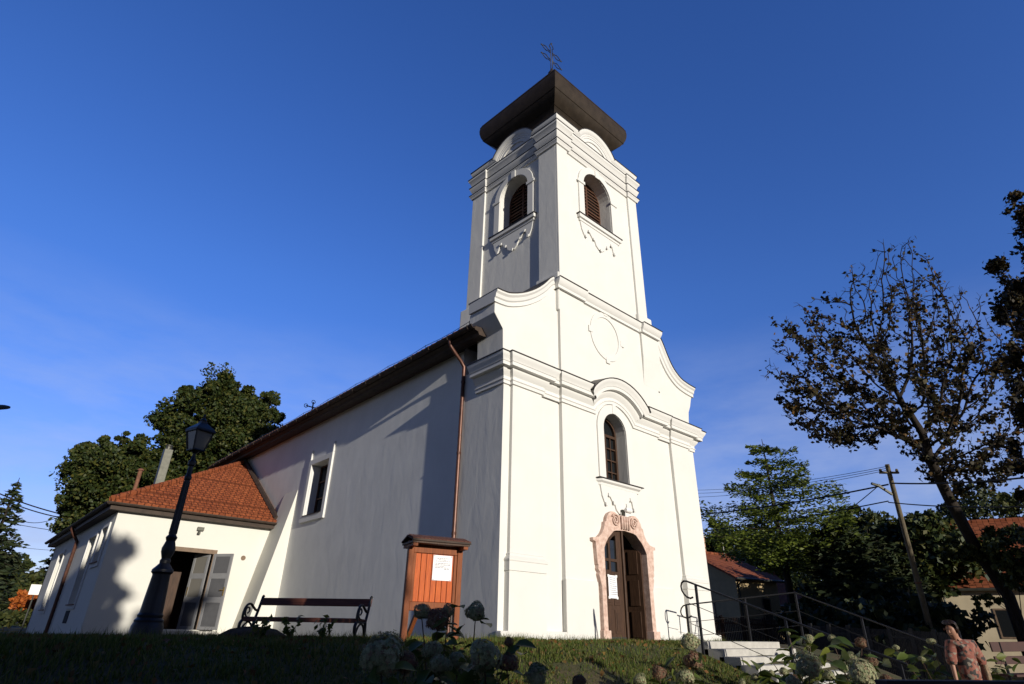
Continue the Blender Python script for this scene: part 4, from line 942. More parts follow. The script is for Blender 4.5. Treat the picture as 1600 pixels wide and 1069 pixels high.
# ================================================================ STEPS AND RAILINGS
def stairs():
    o = thing('stone_steps', 'pale concrete steps climbing the bank to the church door', 'steps', (13, 6.9, -0.2)); O = o.location
    x0, x1 = 11.62, 14.75
    n = 11; run, rise = 0.325, 0.128; z = -0.115; y = 6.9
    for i in range(n):
        mb = MB(); b0 = z-rise-0.35
        mb.box(x0, x1+0.06*i, y, y+run+0.12 if i else 7.2, b0, z-0.0)
        mb.build('step' if i else 'landing', M['conc'], o, origin=O, bevel=0.012); z -= rise; y -= run
stairs()
def railings():
    def rail(name, label, line, posts, foot, curl, lows, O):
        o = thing(name, label, 'railing', O, 0, 'handrails of the church steps'); mb = MB()
        d = (Vector(line[0])-Vector(line[1])).normalized(); a = Vector(line[0]); pts = [Vector(p) for p in line]
        if curl:
            c = []
            for i in range(9):
                t = math.pi*1.25*i/8; c.append(a + d*0.16*math.sin(t) + Vector((0, 0, -0.16*(1-math.cos(t)))))
            pts = list(reversed(c))[:-1] + pts
        mb.tube(pts, 0.019, 8); mb.build('handrail', M['rail'], o, origin=O, smooth=True)
        for p, f in posts:
            m = MB(); m.box(p[0]-0.021, p[0]+0.021, p[1]-0.021, p[1]+0.021, f, p[2]); m.build('post', M['rail'], o, origin=O)
        for dz in lows:
            m = MB(); m.tube([Vector(p)-Vector((0, 0, dz)) for p in line], 0.007, 6); m.build('rod', M['rail'], o, origin=O)
    xl = 11.5
    z0 = lambda y: -0.115-max(0, (6.9-y))*0.394
    H = 1.10
    L = [(xl, 7.15, 1.0), (xl, 3.4, -0.36)]
    f = lambda y: 1.0+(y-7.15)*(1.36/3.75)
    rail('stair_railing', 'grey steel handrail along the near left edge of the steps', L, [((xl, y, f(y)), z0(y)-0.25) for y in (6.95, 5.2, 3.5)], 0, True, (0.42, 0.80), (xl, 7, -0.2))
    xr = 15.25
    P0 = Vector((15.45, 9.75, 0.76)); P1 = Vector((15.55, 6.85, 0.98))
    P0 = at(1072, 945, 15.3); P1 = at(1242, 926, 14.6); P2 = at(1480, 1014, 11.2)
    Lr = [tuple(P0), tuple(P1), tuple(P2)]
    mid = (P1+P2)/2
    pm = P0*0.45+P1*0.55
    rail('stair_railing', 'thin steel railing around the landing and down the far right side of the steps', Lr, [(tuple(P0), -0.35), (tuple(pm), -0.35), (tuple(P1), -0.4), (tuple(mid), -1.2), (tuple(P2), -1.7)], 0, True, (0.42, 0.75), (15, 8, -0.2))
railings()

# ================================================================ VEGETATION
def leaf_quads(C, size, aspect=1.6, up_bias=0.0, jitter=0.35, shape='diamond'):
    C = np.asarray(C); n = len(C)
    d = RNG.normal(size=(n, 3)); d[:, 2] += up_bias; d /= np.linalg.norm(d, axis=1, keepdims=True)
    r = RNG.normal(size=(n, 3)); x = np.cross(d, r); x /= np.linalg.norm(x, axis=1, keepdims=True)
    s = size*(1+jitter*RNG.uniform(-1, 1, size=(n, 1)))
    a = d*s*aspect*0.5; b = x*s*0.5
    nrm = np.cross(d, x)*s*0.12
    V = np.stack([C-a, C+b-a*0.1+nrm, C+a, C-b-a*0.1+nrm], 1).reshape(-1, 3)
    F = np.arange(4*n).reshape(n, 4)
    return V, F
def clump_points(blobs, n, shell=0.55, sub=40, subr=0.28):
    """leaf centres in clusters spread through ellipsoids, thicker towards the surface"""
    P = []; vol = np.array([b[1][0]*b[1][1]*b[1][2] for b in blobs])**0.75; vol = vol/vol.sum()
    for (c, r), f in zip(blobs, vol):
        m = int(n*f); k = max(8, m//sub); r = np.array(r)
        d = RNG.normal(size=(k, 3)); d /= np.linalg.norm(d, axis=1, keepdims=True)
        rad = shell + (1.04-shell)*RNG.random((k, 1))**0.7
        rad *= 1+0.16*np.sin(d[:, :1]*5+c[0])*np.cos(d[:, 1:2]*4+c[1]) + 0.07*RNG.normal(size=(k, 1))
        cc = np.array(c) + d*rad*r
        idx = RNG.integers(0, k, m); sr = subr*r.mean()*(0.5+RNG.random((k, 1)))
        e = RNG.normal(size=(m, 3)); e /= np.linalg.norm(e, axis=1, keepdims=True); e *= RNG.random((m, 1))**0.4; P.append(cc[idx] + e*sr[idx]*np.array([1, 1, 0.7]))
    return np.concatenate(P)
def limbs(base, blobs, r0, n=16, seed=1):
    rnd = random.Random(seed); mb = MB(); base = Vector(base); c = Vector(np.mean([b[0] for b in blobs], axis=0)); top = c + Vector((0, 0, blobs[0][1][2]*0.3))
    tr = [base + (top-base)*t + Vector((math.sin(t*5+seed)*0.12, math.cos(t*4+seed)*0.12, 0))*(1 if 0 < t < 1 else 0) for t in [i/8 for i in range(9)]]
    mb.tube(tr, [r0*(1-0.82*i/8) for i in range(9)], 9)
    for i in range(n):
        b = blobs[i % len(blobs)]; u = Vector((rnd.uniform(-1, 1), rnd.uniform(-1, 1), rnd.uniform(-0.5, 0.9))); e = Vector(b[0]) + Vector((u.x*b[1][0], u.y*b[1][1], u.z*b[1][2]))*0.8
        t = rnd.uniform(0.3, 0.9); s = tr[int(t*8)]; m = (s+e)/2 + Vector((0, 0, 0.15*(e-s).length)); rr = r0*(1-0.8*t)*0.55
        mb.tube([s, s*0.5+m*0.5, m, m*0.4+e*0.6, e], [rr, rr*0.8, rr*0.6, rr*0.4, rr*0.12], 6)
    return mb
def tree(name, label, cat, base, blobs, n, size, m, r0=0.3, group=None, shell=0.5, nl=16, seed=1, subr=0.28, sub=40):
    base = Vector(base)
    o = thing(name, label, cat, base, 0, group); O = np.array(base)
    limbs(base, blobs, r0, nl, seed).build('trunk', M['bark'], o, origin=O, smooth=True)
    V, F = leaf_quads(clump_points(blobs, n, shell, sub, subr), size)
    mesh_np('crown', V-O, F, m, o); return o
def conifer(name, label, base, h, w, m, tiers=26, per=11, seed=1, droop=0.25, group=None, needle=0.30, cat='tree', tip=0.03, perb=34, cone=0.9, f0=0.08, wild=0.25):
    rnd = np.random.default_rng(seed); base = np.array(base, float); o = thing(name, label, cat, base, 0, group)
    mb = MB(); mb.tube([(0, 0, -0.3), (0.05, 0.02, h*0.5), (0, 0, h)], [h*0.022, h*0.014, 0.015], 8); C = []; D = []
    for t in range(tiers):
        f = f0+(0.98-f0)*t/tiers; z = h*f; L0 = w*min(1.0, 0.45+(f-f0)*5)*(1-(f-f0)/(1-f0))**cone+tip
        k = max(4, int(per*(1-0.5*f)))
        for j in range(k):
            a = 2*math.pi*(j+rnd.random())/k; L = L0*(0.95-wild+2*wild*rnd.random()); zz = z+rnd.normal()*h*0.012
            d = np.array([math.cos(a), math.sin(a), 0]); P = [d*L*s+np.array([0, 0, zz-droop*L*(s**1.4)+0.16*L*max(0, s-0.7)]) for s in (0.05, 0.4, 0.75, 1.0)]
            mb.tube([tuple(p) for p in P], [0.022*L0/w+0.008, 0.014, 0.009, 0.004], 4, caps=False)
            q = max(6, int(perb*L/w)); s = rnd.random(q)**0.6; side = np.array([-d[1], d[0], 0])
            pos = d*L*s[:, None] + np.array([0, 0, 1])*(zz-droop*L*(s**1.4)+0.16*L*np.maximum(0, s-0.7))[:, None] + side*(rnd.normal(size=q)*0.20*L*(1.05-s*0.75))[:, None] + np.array([0, 0, 1])*(rnd.normal(size=q)*0.05*L-0.02*L)[:, None]
            C.append(pos); D.append(np.repeat(d[None], q, 0)*0.9 + side*(np.sign(rnd.normal(size=q))*0.7)[:, None] + rnd.normal(size=(q, 3))*0.35)
    mb.build('trunk', M['bark'], o, smooth=True)
    C = np.concatenate(C); D = np.concatenate(D); D /= np.linalg.norm(D, axis=1, keepdims=True); n = len(C)
    r = rnd.normal(size=(n, 3)); x = np.cross(D, r); x /= np.linalg.norm(x, axis=1, keepdims=True); L = needle*(0.6+0.8*rnd.random((n, 1)))
    V = np.stack([C-D*L*0.5, C+x*L*0.18, C+D*L*0.5, C-x*L*0.18], 1).reshape(-1, 3)
    mesh_np('crown', V, np.arange(4*n).reshape(n, 4), m, o); return o
def bl(px, py, depth, rx, rz, ry=None): return (np.array(at(px, py, depth)), (rx, ry or rx, rz))

# large lindens behind the annex
d = 46
tree('linden_tree', 'tall dark green linden rising behind the annex roof and the lamp', 'tree', (*at(335, 980, d).xy, -0.6),
     [bl(340, 665, d, 3.6, 3.4), bl(290, 735, d, 3.4, 3.6), bl(385, 690, d, 2.7, 3.2), bl(345, 770, d, 4.4, 3.6), bl(285, 660, d, 1.8, 1.7), bl(352, 612, d, 1.9, 1.5), bl(405, 650, d+1, 1.5, 2.2), bl(310, 625, d, 1.5, 1.3), bl(425, 640, d, 0.8, 1.5)], 130000, 0.165, M['linden'], 0.45, 'lindens behind the annex', seed=3, sub=230, subr=0.27)
tree('linden_tree', 'lower bushy linden at the left of the tall linden, hanging over the annex eave', 'tree', (*at(175, 985, d-4).xy, -0.6),
     [bl(195, 735, d-4, 2.8, 2.2), bl(170, 775, d-4, 2.8, 3.0), bl(130, 800, d-4, 1.4, 2.2), bl(215, 770, d-4, 3.0, 3.0), bl(150, 725, d-4, 1.7, 1.7), bl(125, 740, d-4, 1.0, 1.0), bl(175, 690, d-4, 1.0, 0.8), bl(228, 715, d-4, 1.2, 1.6)], 85000, 0.16, M['linden'], 0.4, 'lindens behind the annex', seed=5, sub=230, subr=0.28)
# conifers at the left edge
p = at(-66, 985, 32); conifer('spruce_tree', 'dense green spruce cut by the left edge of the picture', (p.x, p.y, -0.6), 8.6, 3.0, M['conifer'], 30, 13, 4, 0.30, 'spruces at the left', 0.34, perb=44)
p = at(52, 985, 60); conifer('spruce_tree', 'distant spruce standing between the road sign and the annex corner', (p.x, p.y, -0.8), 9.6, 3.6, M['conifer'], 24, 12, 6, 0.22, 'spruces at the left', 0.5, perb=40)
p = at(12, 985, 44); tree('rounded_shrub', 'olive green shrub behind the orange bush at the far left', 'shrub', (p.x, p.y, -0.7), [bl(20, 930, 44, 2.4, 2.0), bl(-10, 920, 44, 2.2, 2.4), bl(45, 935, 46, 1.6, 1.4)], 6000, 0.30, M['bush'], 0.1, seed=8)
p = at(44, 985, 33); tree('rounded_shrub', 'orange autumn shrub beside the road sign', 'shrub', (p.x, p.y, -0.55), [bl(46, 943, 33, 0.75, 0.55), bl(36, 938, 33, 0.5, 0.4)], 1500, 0.16, M['orange'], 0.04, seed=9)
hd = tree('clipped_hedge', 'low dark hedge at the far left beneath the orange shrub', 'hedge', (*at(10, 985, 31).xy, -0.6), [bl(-30, 968, 31, 1.3, 0.35), bl(10, 968, 31, 1.3, 0.32), bl(45, 970, 31, 0.8, 0.3)], 3000, 0.16, M['bush'], 0.03, seed=10)

# right side trees
p = at(1246, 990, 29); conifer('ginkgo_tree', 'bright green open-branched ginkgo beside the red-roofed house', (p.x, p.y, -0.7), 11.0, 4.3, M['ginkgo'], 22, 8, 12, 0.0, None, 0.21, perb=330, tip=0.3, cone=0.72, f0=0.36, wild=0.55)
for (px, py, dep, h, w, s_, lab) in ((1340, 990, 27, 6.2, 2.1, 21, 'dark yew-like conifer just right of the ginkgo'), (1345, 990, 31, 4.2, 2.3, 22, 'lower dark conifer behind the first yew right of the ginkgo'), (1395, 990, 30, 6.2, 2.6, 23, 'dark conifer behind the leaning utility pole')):
    p = at(px, py, dep); conifer('yew_tree', lab, (p.x, p.y, -0.7), h, w, M['conifer'], 24, 13, s_, 0.12, 'dark conifers on the right', 0.36, perb=60, tip=0.5, cone=0.7)
for (px, py, dep, rx, rz, n, s_, lab, m) in ((1375, 868, 36, 2.8, 2.7, 26000, 31, 'olive broadleaf tree crown behind the pole', 'bush'), (1448, 872, 33, 2.8, 2.4, 26000, 32, 'dark broadleaf tree between the pole and the leaning trunk', 'linden'), (1180, 862, 62, 6, 2.2, 26000, 33, 'far green trees above the red house roof', 'linden'), (1112, 852, 58, 2.2, 2.6, 9000, 34, 'far tree touching the right church corner', 'linden'), (1560, 850, 44, 4.2, 3.6, 26000, 35, 'dark tree rising behind the pale house roof', 'bush')):
    p = at(px, 985, dep); tree('broadleaf_tree', lab, 'tree', (p.x, p.y, -0.8), [bl(px, py, dep, rx, rz), bl(px-rx*9, py+25, dep, rx*0.7, rz*0.8), bl(px+rx*9, py+20, dep, rx*0.7, rz*0.8)], n, 0.20, M[m], 0.22, 'trees on the right', seed=s_, sub=120)

def colonize(name, label, start, axis_pts, blobs, natt, step, infl, kill, leaf_m, leaf_size, leaf_n, rtip, group=None, seed=1, expo=2.2, leaf_low=None, tipbare=0.5, rmax=None):
    rnd = np.random.default_rng(seed); A = []
    for c, r in blobs:
        d = rnd.normal(size=(natt, 3)); d /= np.linalg.norm(d, axis=1, keepdims=True); A.append(np.array(c) + d*np.array(r)*(rnd.random((natt, 1))**0.42))
    A = np.concatenate(A); nodes = [np.array(start, float)]; par = [-1]
    for p in axis_pts:
        p = np.array(p, float)
        while np.linalg.norm(p-nodes[-1]) > step: nodes.append(nodes[-1] + (p-nodes[-1])/np.linalg.norm(p-nodes[-1])*step); par.append(len(nodes)-2)
    nodes = np.array(nodes); par = list(par)
    for it in range(150):
        if not len(A): break
        d2 = ((A[:, None]-nodes[None])**2).sum(-1); j = d2.argmin(1); dm = np.sqrt(d2[np.arange(len(A)), j])
        ok = dm < infl
        if not ok.any(): break
        acc = {}
        for i in np.nonzero(ok)[0]:
            v = (A[i]-nodes[j[i]])/max(dm[i], 1e-6); acc.setdefault(j[i], []).append(v)
        new = []
        for k, vs in acc.items():
            g = np.mean(vs, 0) + rnd.normal(size=3)*0.12
            if par[k] >= 0: g = g + 0.35*(nodes[k]-nodes[par[k]])/step
            q = nodes[k] + g/np.linalg.norm(g)*step
            if ((nodes-q)**2).sum(1).min() > (0.35*step)**2: new.append(q); par.append(k)
        if not new: break
        nodes = np.concatenate([nodes, np.array(new)])
        d2 = ((A[:, None]-np.array(new)[None])**2).sum(-1).min(1); A = A[d2 > kill*kill]
    n = len(nodes); rr = np.zeros(n); ch = [[] for _ in range(n)]
    for i in range(1, n): ch[par[i]].append(i)
    for i in range(n-1, -1, -1):
        rr[i] = rtip if not ch[i] else (sum(rr[c]**expo for c in ch[i]))**(1/expo)*1.004
        if rmax: rr[i] = min(rr[i], rmax)
    o = thing(name, label, 'tree', nodes[0], 0, group); O = nodes[0]; mb = MB()
    for i in range(n):
        if i == 0 or len(ch[par[i]]) > 1:
            if i == 0 and not ch[0]: continue
            path = ([par[i]] if i else []) + [i]
            while len(ch[path[-1]]) == 1: path.append(ch[path[-1]][0])
            if len(path) < 2: continue
            P = [nodes[k] for k in path]; Rr = [rr[k] for k in path]
            if i: Rr[0] = min(Rr[0], Rr[1]*1.3)
            mb.tube(P, Rr, 8 if Rr[0] > 0.06 else 5, caps=False)
    # twigs and leaves
    tips = [i for i in range(n) if rr[i] < rtip*2.6]; C = []
    for i in tips:
        if not ch[i]:
            for k in range(3):
                g = rnd.normal(size=3)*0.7 + (nodes[i]-nodes[par[i]])/step; g /= np.linalg.norm(g); e = nodes[i]+g*step*(0.5+0.9*rnd.random()); mb.tube([nodes[i], (nodes[i]+e)/2+rnd.normal(size=3)*0.03, e], [rtip*0.8, rtip*0.6, rtip*0.35], 4, caps=False)
        w = leaf_low(nodes[i]) if leaf_low else 1.0
        k = rnd.poisson(leaf_n*w*(3.2 if rnd.random() < 0.25 else 0.3))
        if k: C.append(nodes[i] + rnd.normal(size=(k, 3))*step*(0.30+0.25*rnd.random()))
    mb.build('trunk', M['bark'], o, origin=O, smooth='all', fix=False)
    if C:
        V, F = leaf_quads(np.concatenate(C), leaf_size, 1.4); mesh_np('crown', V-O, F, leaf_m, o)
    return o
dm = 21.0
st = at(1612, 1030, dm); st.z = -1.6
ztop = at(1400, 400, dm).z; zlow = at(1400, 700, dm).z
colonize('thin_leaved_tree', 'dark leaning tree with half-bare autumn crown at the right', st, [at(1575, 930, dm), at(1520, 850, dm), at(1478, 770, dm), at(1445, 700, dm)],
    [bl(1390, 560, dm, 3.50, 3.33, 3.17), bl(1285, 570, dm, 2.17, 2.67, 2.17), bl(1480, 560, dm+0.3, 2.17, 3.17, 2.33), bl(1330, 640, dm, 2.50, 1.50, 2.00), bl(1500, 690, dm, 2.17, 1.83, 2.00), bl(1400, 450, dm, 1.83, 1.83, 1.67)], 430, 0.26, 2.5, 0.44, M['brownleaf'], 0.115, 11, 0.013, seed=4,
    leaf_low=lambda p: float(np.clip(1.3-(p[2]-zlow)/(ztop-zlow)*1.25, 0.10, 1.3)), rmax=0.22)
st = at(1700, 1030, 34.0); st.z = -1.6
colonize('leafy_edge_tree', 'dense dark-leaved tree cut by the right edge of the picture', st, [at(1680, 800, 34.0)],
    [bl(1690, 520, 34.00, 3.40, 8.57, 4.03), bl(1700, 720, 33.55, 4.28, 4.03, 4.03), bl(1625, 375, 34.00, 1.60, 3.40, 1.51), bl(1600, 480, 34.00, 1.5, 2.0, 1.5), bl(1612, 610, 34.00, 1.25, 3.02, 1.77)], 300, 0.42, 4.2, 0.80, M['brownleaf'], 0.19, 75, 0.018, seed=9, rmax=0.4)
# low hanging green branch over the pale house
tree('leafy_sapling', 'yellow-green low foliage hanging in front of the pale house wall', 'tree', (*at(1600, 1020, 20).xy, -1.6), [bl(1590, 905, 20, 0.6, 0.35), bl(1540, 938, 20, 0.4, 0.16), bl(1585, 860, 20, 1.0, 0.7), bl(1500, 860, 21, 0.6, 0.4)], 5200, 0.11, M['bush'], 0.05, seed=14, nl=8)

for (px, py, dep, rx, rz, s_, lab) in ((1262, 962, 46, 3.4, 2.6, 61, 'far green shrub seen below the ginkgo crown beyond the porch'), (1330, 955, 52, 5.0, 3.2, 62, 'far dark shrub behind the yews')):
    p = at(px, 1000, dep); tree('rounded_shrub', lab, 'shrub', (p.x, p.y, -1.2), [bl(px, py, dep, rx, rz), bl(px+30, py+5, dep, rx*0.8, rz*0.9)], 16000, 0.24, M['linden'], 0.1, 'far shrubs on the right', seed=s_, nl=8)
# ================================================================ HOUSES, FENCES, POLE ON THE RIGHT
def gable_house(name, label, corner, L, Wd, hw, rise, rz, wall, tilem, wins, chim=None, zb=-0.9):
    o = thing(name, label, 'house', corner, rz)
    mb = MB(); mb.add([(0, 0, zb), (L, 0, zb), (L, Wd, zb), (0, Wd, zb), (0, 0, hw), (L, 0, hw), (L, Wd, hw), (0, Wd, hw), (0, Wd/2, hw+rise), (L, Wd/2, hw+rise)],
                      [(0, 1, 5, 4), (1, 2, 6, 9, 5), (2, 3, 7, 6), (3, 0, 4, 8, 7)]); mb.build('wall', wall, o)
    mb = MB(); e = 0.35; t = 0.12
    for s in (0, 1):
        y0 = -e if s == 0 else Wd+e; z0 = hw - e*rise/(Wd/2)
        A = [(-e, y0, z0+t), (L+e, y0, z0+t), (L+e, Wd/2, hw+rise+t), (-e, Wd/2, hw+rise+t)]; B = [(x, y, z-t) for x, y, z in A]
        mb.add(A+B, [(0, 1, 2, 3), (7, 6, 5, 4), (0, 4, 5, 1), (1, 5, 6, 2), (3, 7, 4, 0)])
    r = mb.build('roof', tilem, o)
    mb = MB(); z0 = hw-e*rise/(Wd/2); mb.tube([(-e, -e-0.06, z0+0.04), (L+e, -e-0.06, z0+0.04)], 0.075, 8); mb.tube([(0.15, -e-0.06, z0), (0.15, -0.08, z0-0.3), (0.15, -0.08, zb)], 0.05, 8); mb.build('gutter', M['metal'], o)
    mb = MB()
    for i in range(12): mb.tube([(-e+(L+2*e)*i/12, Wd/2, hw+rise+t+0.02), (-e+(L+2*e)*(i+1.05)/12, Wd/2, hw+rise+t+0.02)], [0.11, 0.09], 6)
    mb.build('ridge_tile', tilem, r)
    for face, u, w, z0, z1 in wins:
        F = (lambda u_, v, d: (u_, d, v)) if face == 'f' else (lambda u_, v, d: (d, u_, v))
        m = MB(); m.plate([(u, z0), (u+w, z0), (u+w, z1), (u, z1)], [[(u+0.08, z0+0.08), (u+w-0.08, z0+0.08), (u+w-0.08, z1-0.08), (u+0.08, z1-0.08)]], F, -0.04, -0.001); f = m.build('window', M['frame'], o)
        m = MB(); m.plate([(u+0.06, z0+0.06), (u+w-0.06, z0+0.06), (u+w-0.06, z1-0.06), (u+0.06, z1-0.06)], [], F, -0.012, -0.004); m.build('glass_pane', M['glass'], f)
    if chim:
        x, y, z = chim; m = MB(); m.box(x-0.3, x+0.3, y-0.3, y+0.3, z-1.6, z); c = m.build('chimney', M['brick'], r); m = MB(); m.box(x-0.38, x+0.38, y-0.38, y+0.38, z, z+0.1); m.build('chimney_cap', M['conc'], c)
    return o
cA = at(1163, 1000, 35); cA.z = -0.6
hA = gable_house('village_house', 'khaki house with red tile roof and brick chimney behind the dark picket fence', cA, 3.8, 7.4, 3.95, 1.75, math.radians(-14), M['khaki'], M['tilex'], [('f', 2.1, 0.8, 0.9, 2.8), ('s', 2.0, 1.6, 0.8, 2.5)], chim=(1.3, 4.0, 6.9))
mb = MB(); mb.tube([(2.8, 3.2, 5.2), (2.8, 3.2, 6.9)], 0.05, 6); mb.build('flue_pipe', M['metal'], hA)
cB = at(1205, 1002, 38); cB.z = -0.6
hB = gable_house('house_porch', 'lower porch wing with sunlit orange roof beyond the khaki house', cB, 4.2, 5.0, 2.7, 2.1, math.radians(-14), M['khaki'], M['tilex'], [('f', 0.5, 1.2, 0.6, 2.3), ('f', 2.2, 1.0, 0.6, 2.3)])
cC = at(1492, 1012, 30); cC.z = -1.4
hC = gable_house('village_house', 'pale cream house with faded red roof behind the person at the right', cC, 9.0, 6.0, 4.15, 3.4, math.radians(-72), M['cream'], M['tilex'], [('f', 2.1, 0.8, 1.5, 2.9)])

def fence(name, label, a, b, h, n, m, z=None, rails=2):
    a = Vector(a); b = Vector(b); o = thing(name, label, 'fence', a); O = a; mb = MB(); d = (b-a)
    for i in range(n):
        p = a+d*(i/(n-1)); mb.box(p.x-0.025, p.x+0.025, p.y-0.02, p.y+0.02, p.z, p.z+h)
    mb.build('picket', m, o, origin=O); mb = MB()
    for k in range(rails): q = Vector((0, 0, h*(0.2+0.65*k))); mb.beam(a+q, b+q, 0.05, 0.07)
    mb.build('fence_rail', m, o, origin=O); mb = MB()
    k = max(2, n//12)
    for i in range(k+1): p = a+d*(i/k); mb.box(p.x-0.06, p.x+0.06, p.y-0.06, p.y+0.06, p.z-0.3, p.z+h+0.08)
    each(mb, 'fence_post', m, o, origin=O); return o
def atg(px, dep, z): p = at(px, 1000, dep); p.z = z; return p
fence('picket_fence', 'dark brown picket fence in front of the khaki house', atg(1095, 25, -0.8), atg(1262, 27, -0.9), 1.55, 64, M['wood'])
fence('iron_fence', 'black railing fence in the shade behind the hydrangeas', atg(1270, 22, -1.1), atg(1500, 19, -1.3), 1.5, 90, M['iron'])
for (px, py, dep, rx, rz, n, s_, lab) in ((1300, 975, 25, 2.2, 0.8, 3000, 41, 'dark shrub at the foot of the conifers near the stair rail'), (1420, 975, 22, 2.2, 0.9, 3500, 42, 'dark shrub behind the iron fence beside the pole'), (1365, 970, 27, 2.5, 1.3, 3500, 43, 'tall dark shrub between conifers and pole')):
    p = at(px, 1000, dep); tree('rounded_shrub', lab, 'shrub', (p.x, p.y, -1.2), [bl(px, py, dep, rx, rz), bl(px+25, py+5, dep, rx*0.7, rz*0.8)], n, 0.22, M['conifer'], 0.06, 'dark shrubs on the right', seed=s_, nl=8)

def utility_pole():
    dep = 21; top = at(1386, 726, dep); base = at(1457, 1000, dep); base.z = -1.3
    o = thing('utility_pole', 'weathered grey utility pole with insulators leaning in front of the dark trees', 'utility pole', base)
    mb = MB(); mb.tube([base, base*0.5+top*0.5, top], [0.11, 0.095, 0.075], 12); mb.build('shaft', M['pole'], o, origin=base, smooth=True)
    mb = MB(); u = (top-base).normalized(); r = CR.copy()
    for k, dz in enumerate((0.30,)):
        c = top-u*dz; mb.beam(c-r*0.35, c+r*0.35, 0.07, 0.07)
        for s in (-0.3, 0.3): mb.lathe([(0.03, 0.03), (0.05, 0.06), (0.05, 0.1), (0.03, 0.14)], c+r*s, 8)
    mb.build('crossarm', M['pole'], o, origin=base)
    mb = MB(); c = top-u*1.1; mb.beam(c-r*0.1, c-r*0.55+u*0.35, 0.06, 0.08); mb.tube([c-r*0.55+u*0.33, c-r*0.75+u*0.40], 0.05, 8); mb.build('bracket', M['metal'], o, origin=base)
    mb = MB()
    for t in (0.45, 0.22):
        c = base+(top-base)*t; mb.tube([c-u*0.03, c+u*0.03], 0.108, 12)
    each(mb, 'metal_band', M['rust'], o, origin=base)
utility_pole()
def wire(a, b, sag, r, label, group):
    a = Vector(a); b = Vector(b); O = (a+b)/2; mb = MB()
    mb.tube([a+(b-a)*t-Vector((0, 0, sag*4*t*(1-t)))-O for t in [i/14 for i in range(15)]], r, 5)
    w = mb.build('overhead_wire', M['wire'], None, fix=False); w.location = O; tag(w, label, 'wire', group)
G1 = 'overhead wires on the right'
wire(at(1086, 805, 30), at(1388, 757, 21), 0.12, 0.030, 'thick black cable running from the pole to the church corner', G1)
wire(at(1086, 831, 30), at(1388, 783, 21), 0.10, 0.022, 'lower thin cable passing behind the ginkgo', G1)
for k, y in enumerate((766, 771, 777)): wire(at(1086, y, 34), at(1390, 728+k*3, 21), 0.2, 0.010, 'one of three fine parallel wires at the pole head', 'fine wires at the pole head')
wire(at(1390, 755, 21), at(1640, 742, 16), 0.1, 0.028, 'black cable from the pole towards the right edge', G1)
wire(at(1388, 785, 21), at(1640, 790, 16), 0.1, 0.020, 'lower cable from the pole towards the right edge', G1)
wire(at(1375, 757, 21), at(1322, 800, 22), 0.02, 0.016, 'short stay wire slanting from the pole into the ginkgo', G1)
G2 = 'overhead wires on the left'
wire(at(-20, 763, 40), at(140, 812, 44), 0.25, 0.045, 'upper thick cable at the left edge entering the linden', G2)
wire(at(-20, 768, 40), at(140, 814, 44), 0.4, 0.040, 'second thick cable sagging just under the upper one', G2)
wire(at(15, 803, 40), at(110, 798, 44), 0.75, 0.022, 'strongly sagging thin wire beside the linden', G2)
wire(at(-10, 812, 40), at(130, 834, 44), 0.1, 0.020, 'straight thin wire below the sagging one', G2)
wire(at(-10, 850, 50), at(120, 862, 54), 0.1, 0.016, 'lowest faint wire behind the spruce and the annex eave', G2)

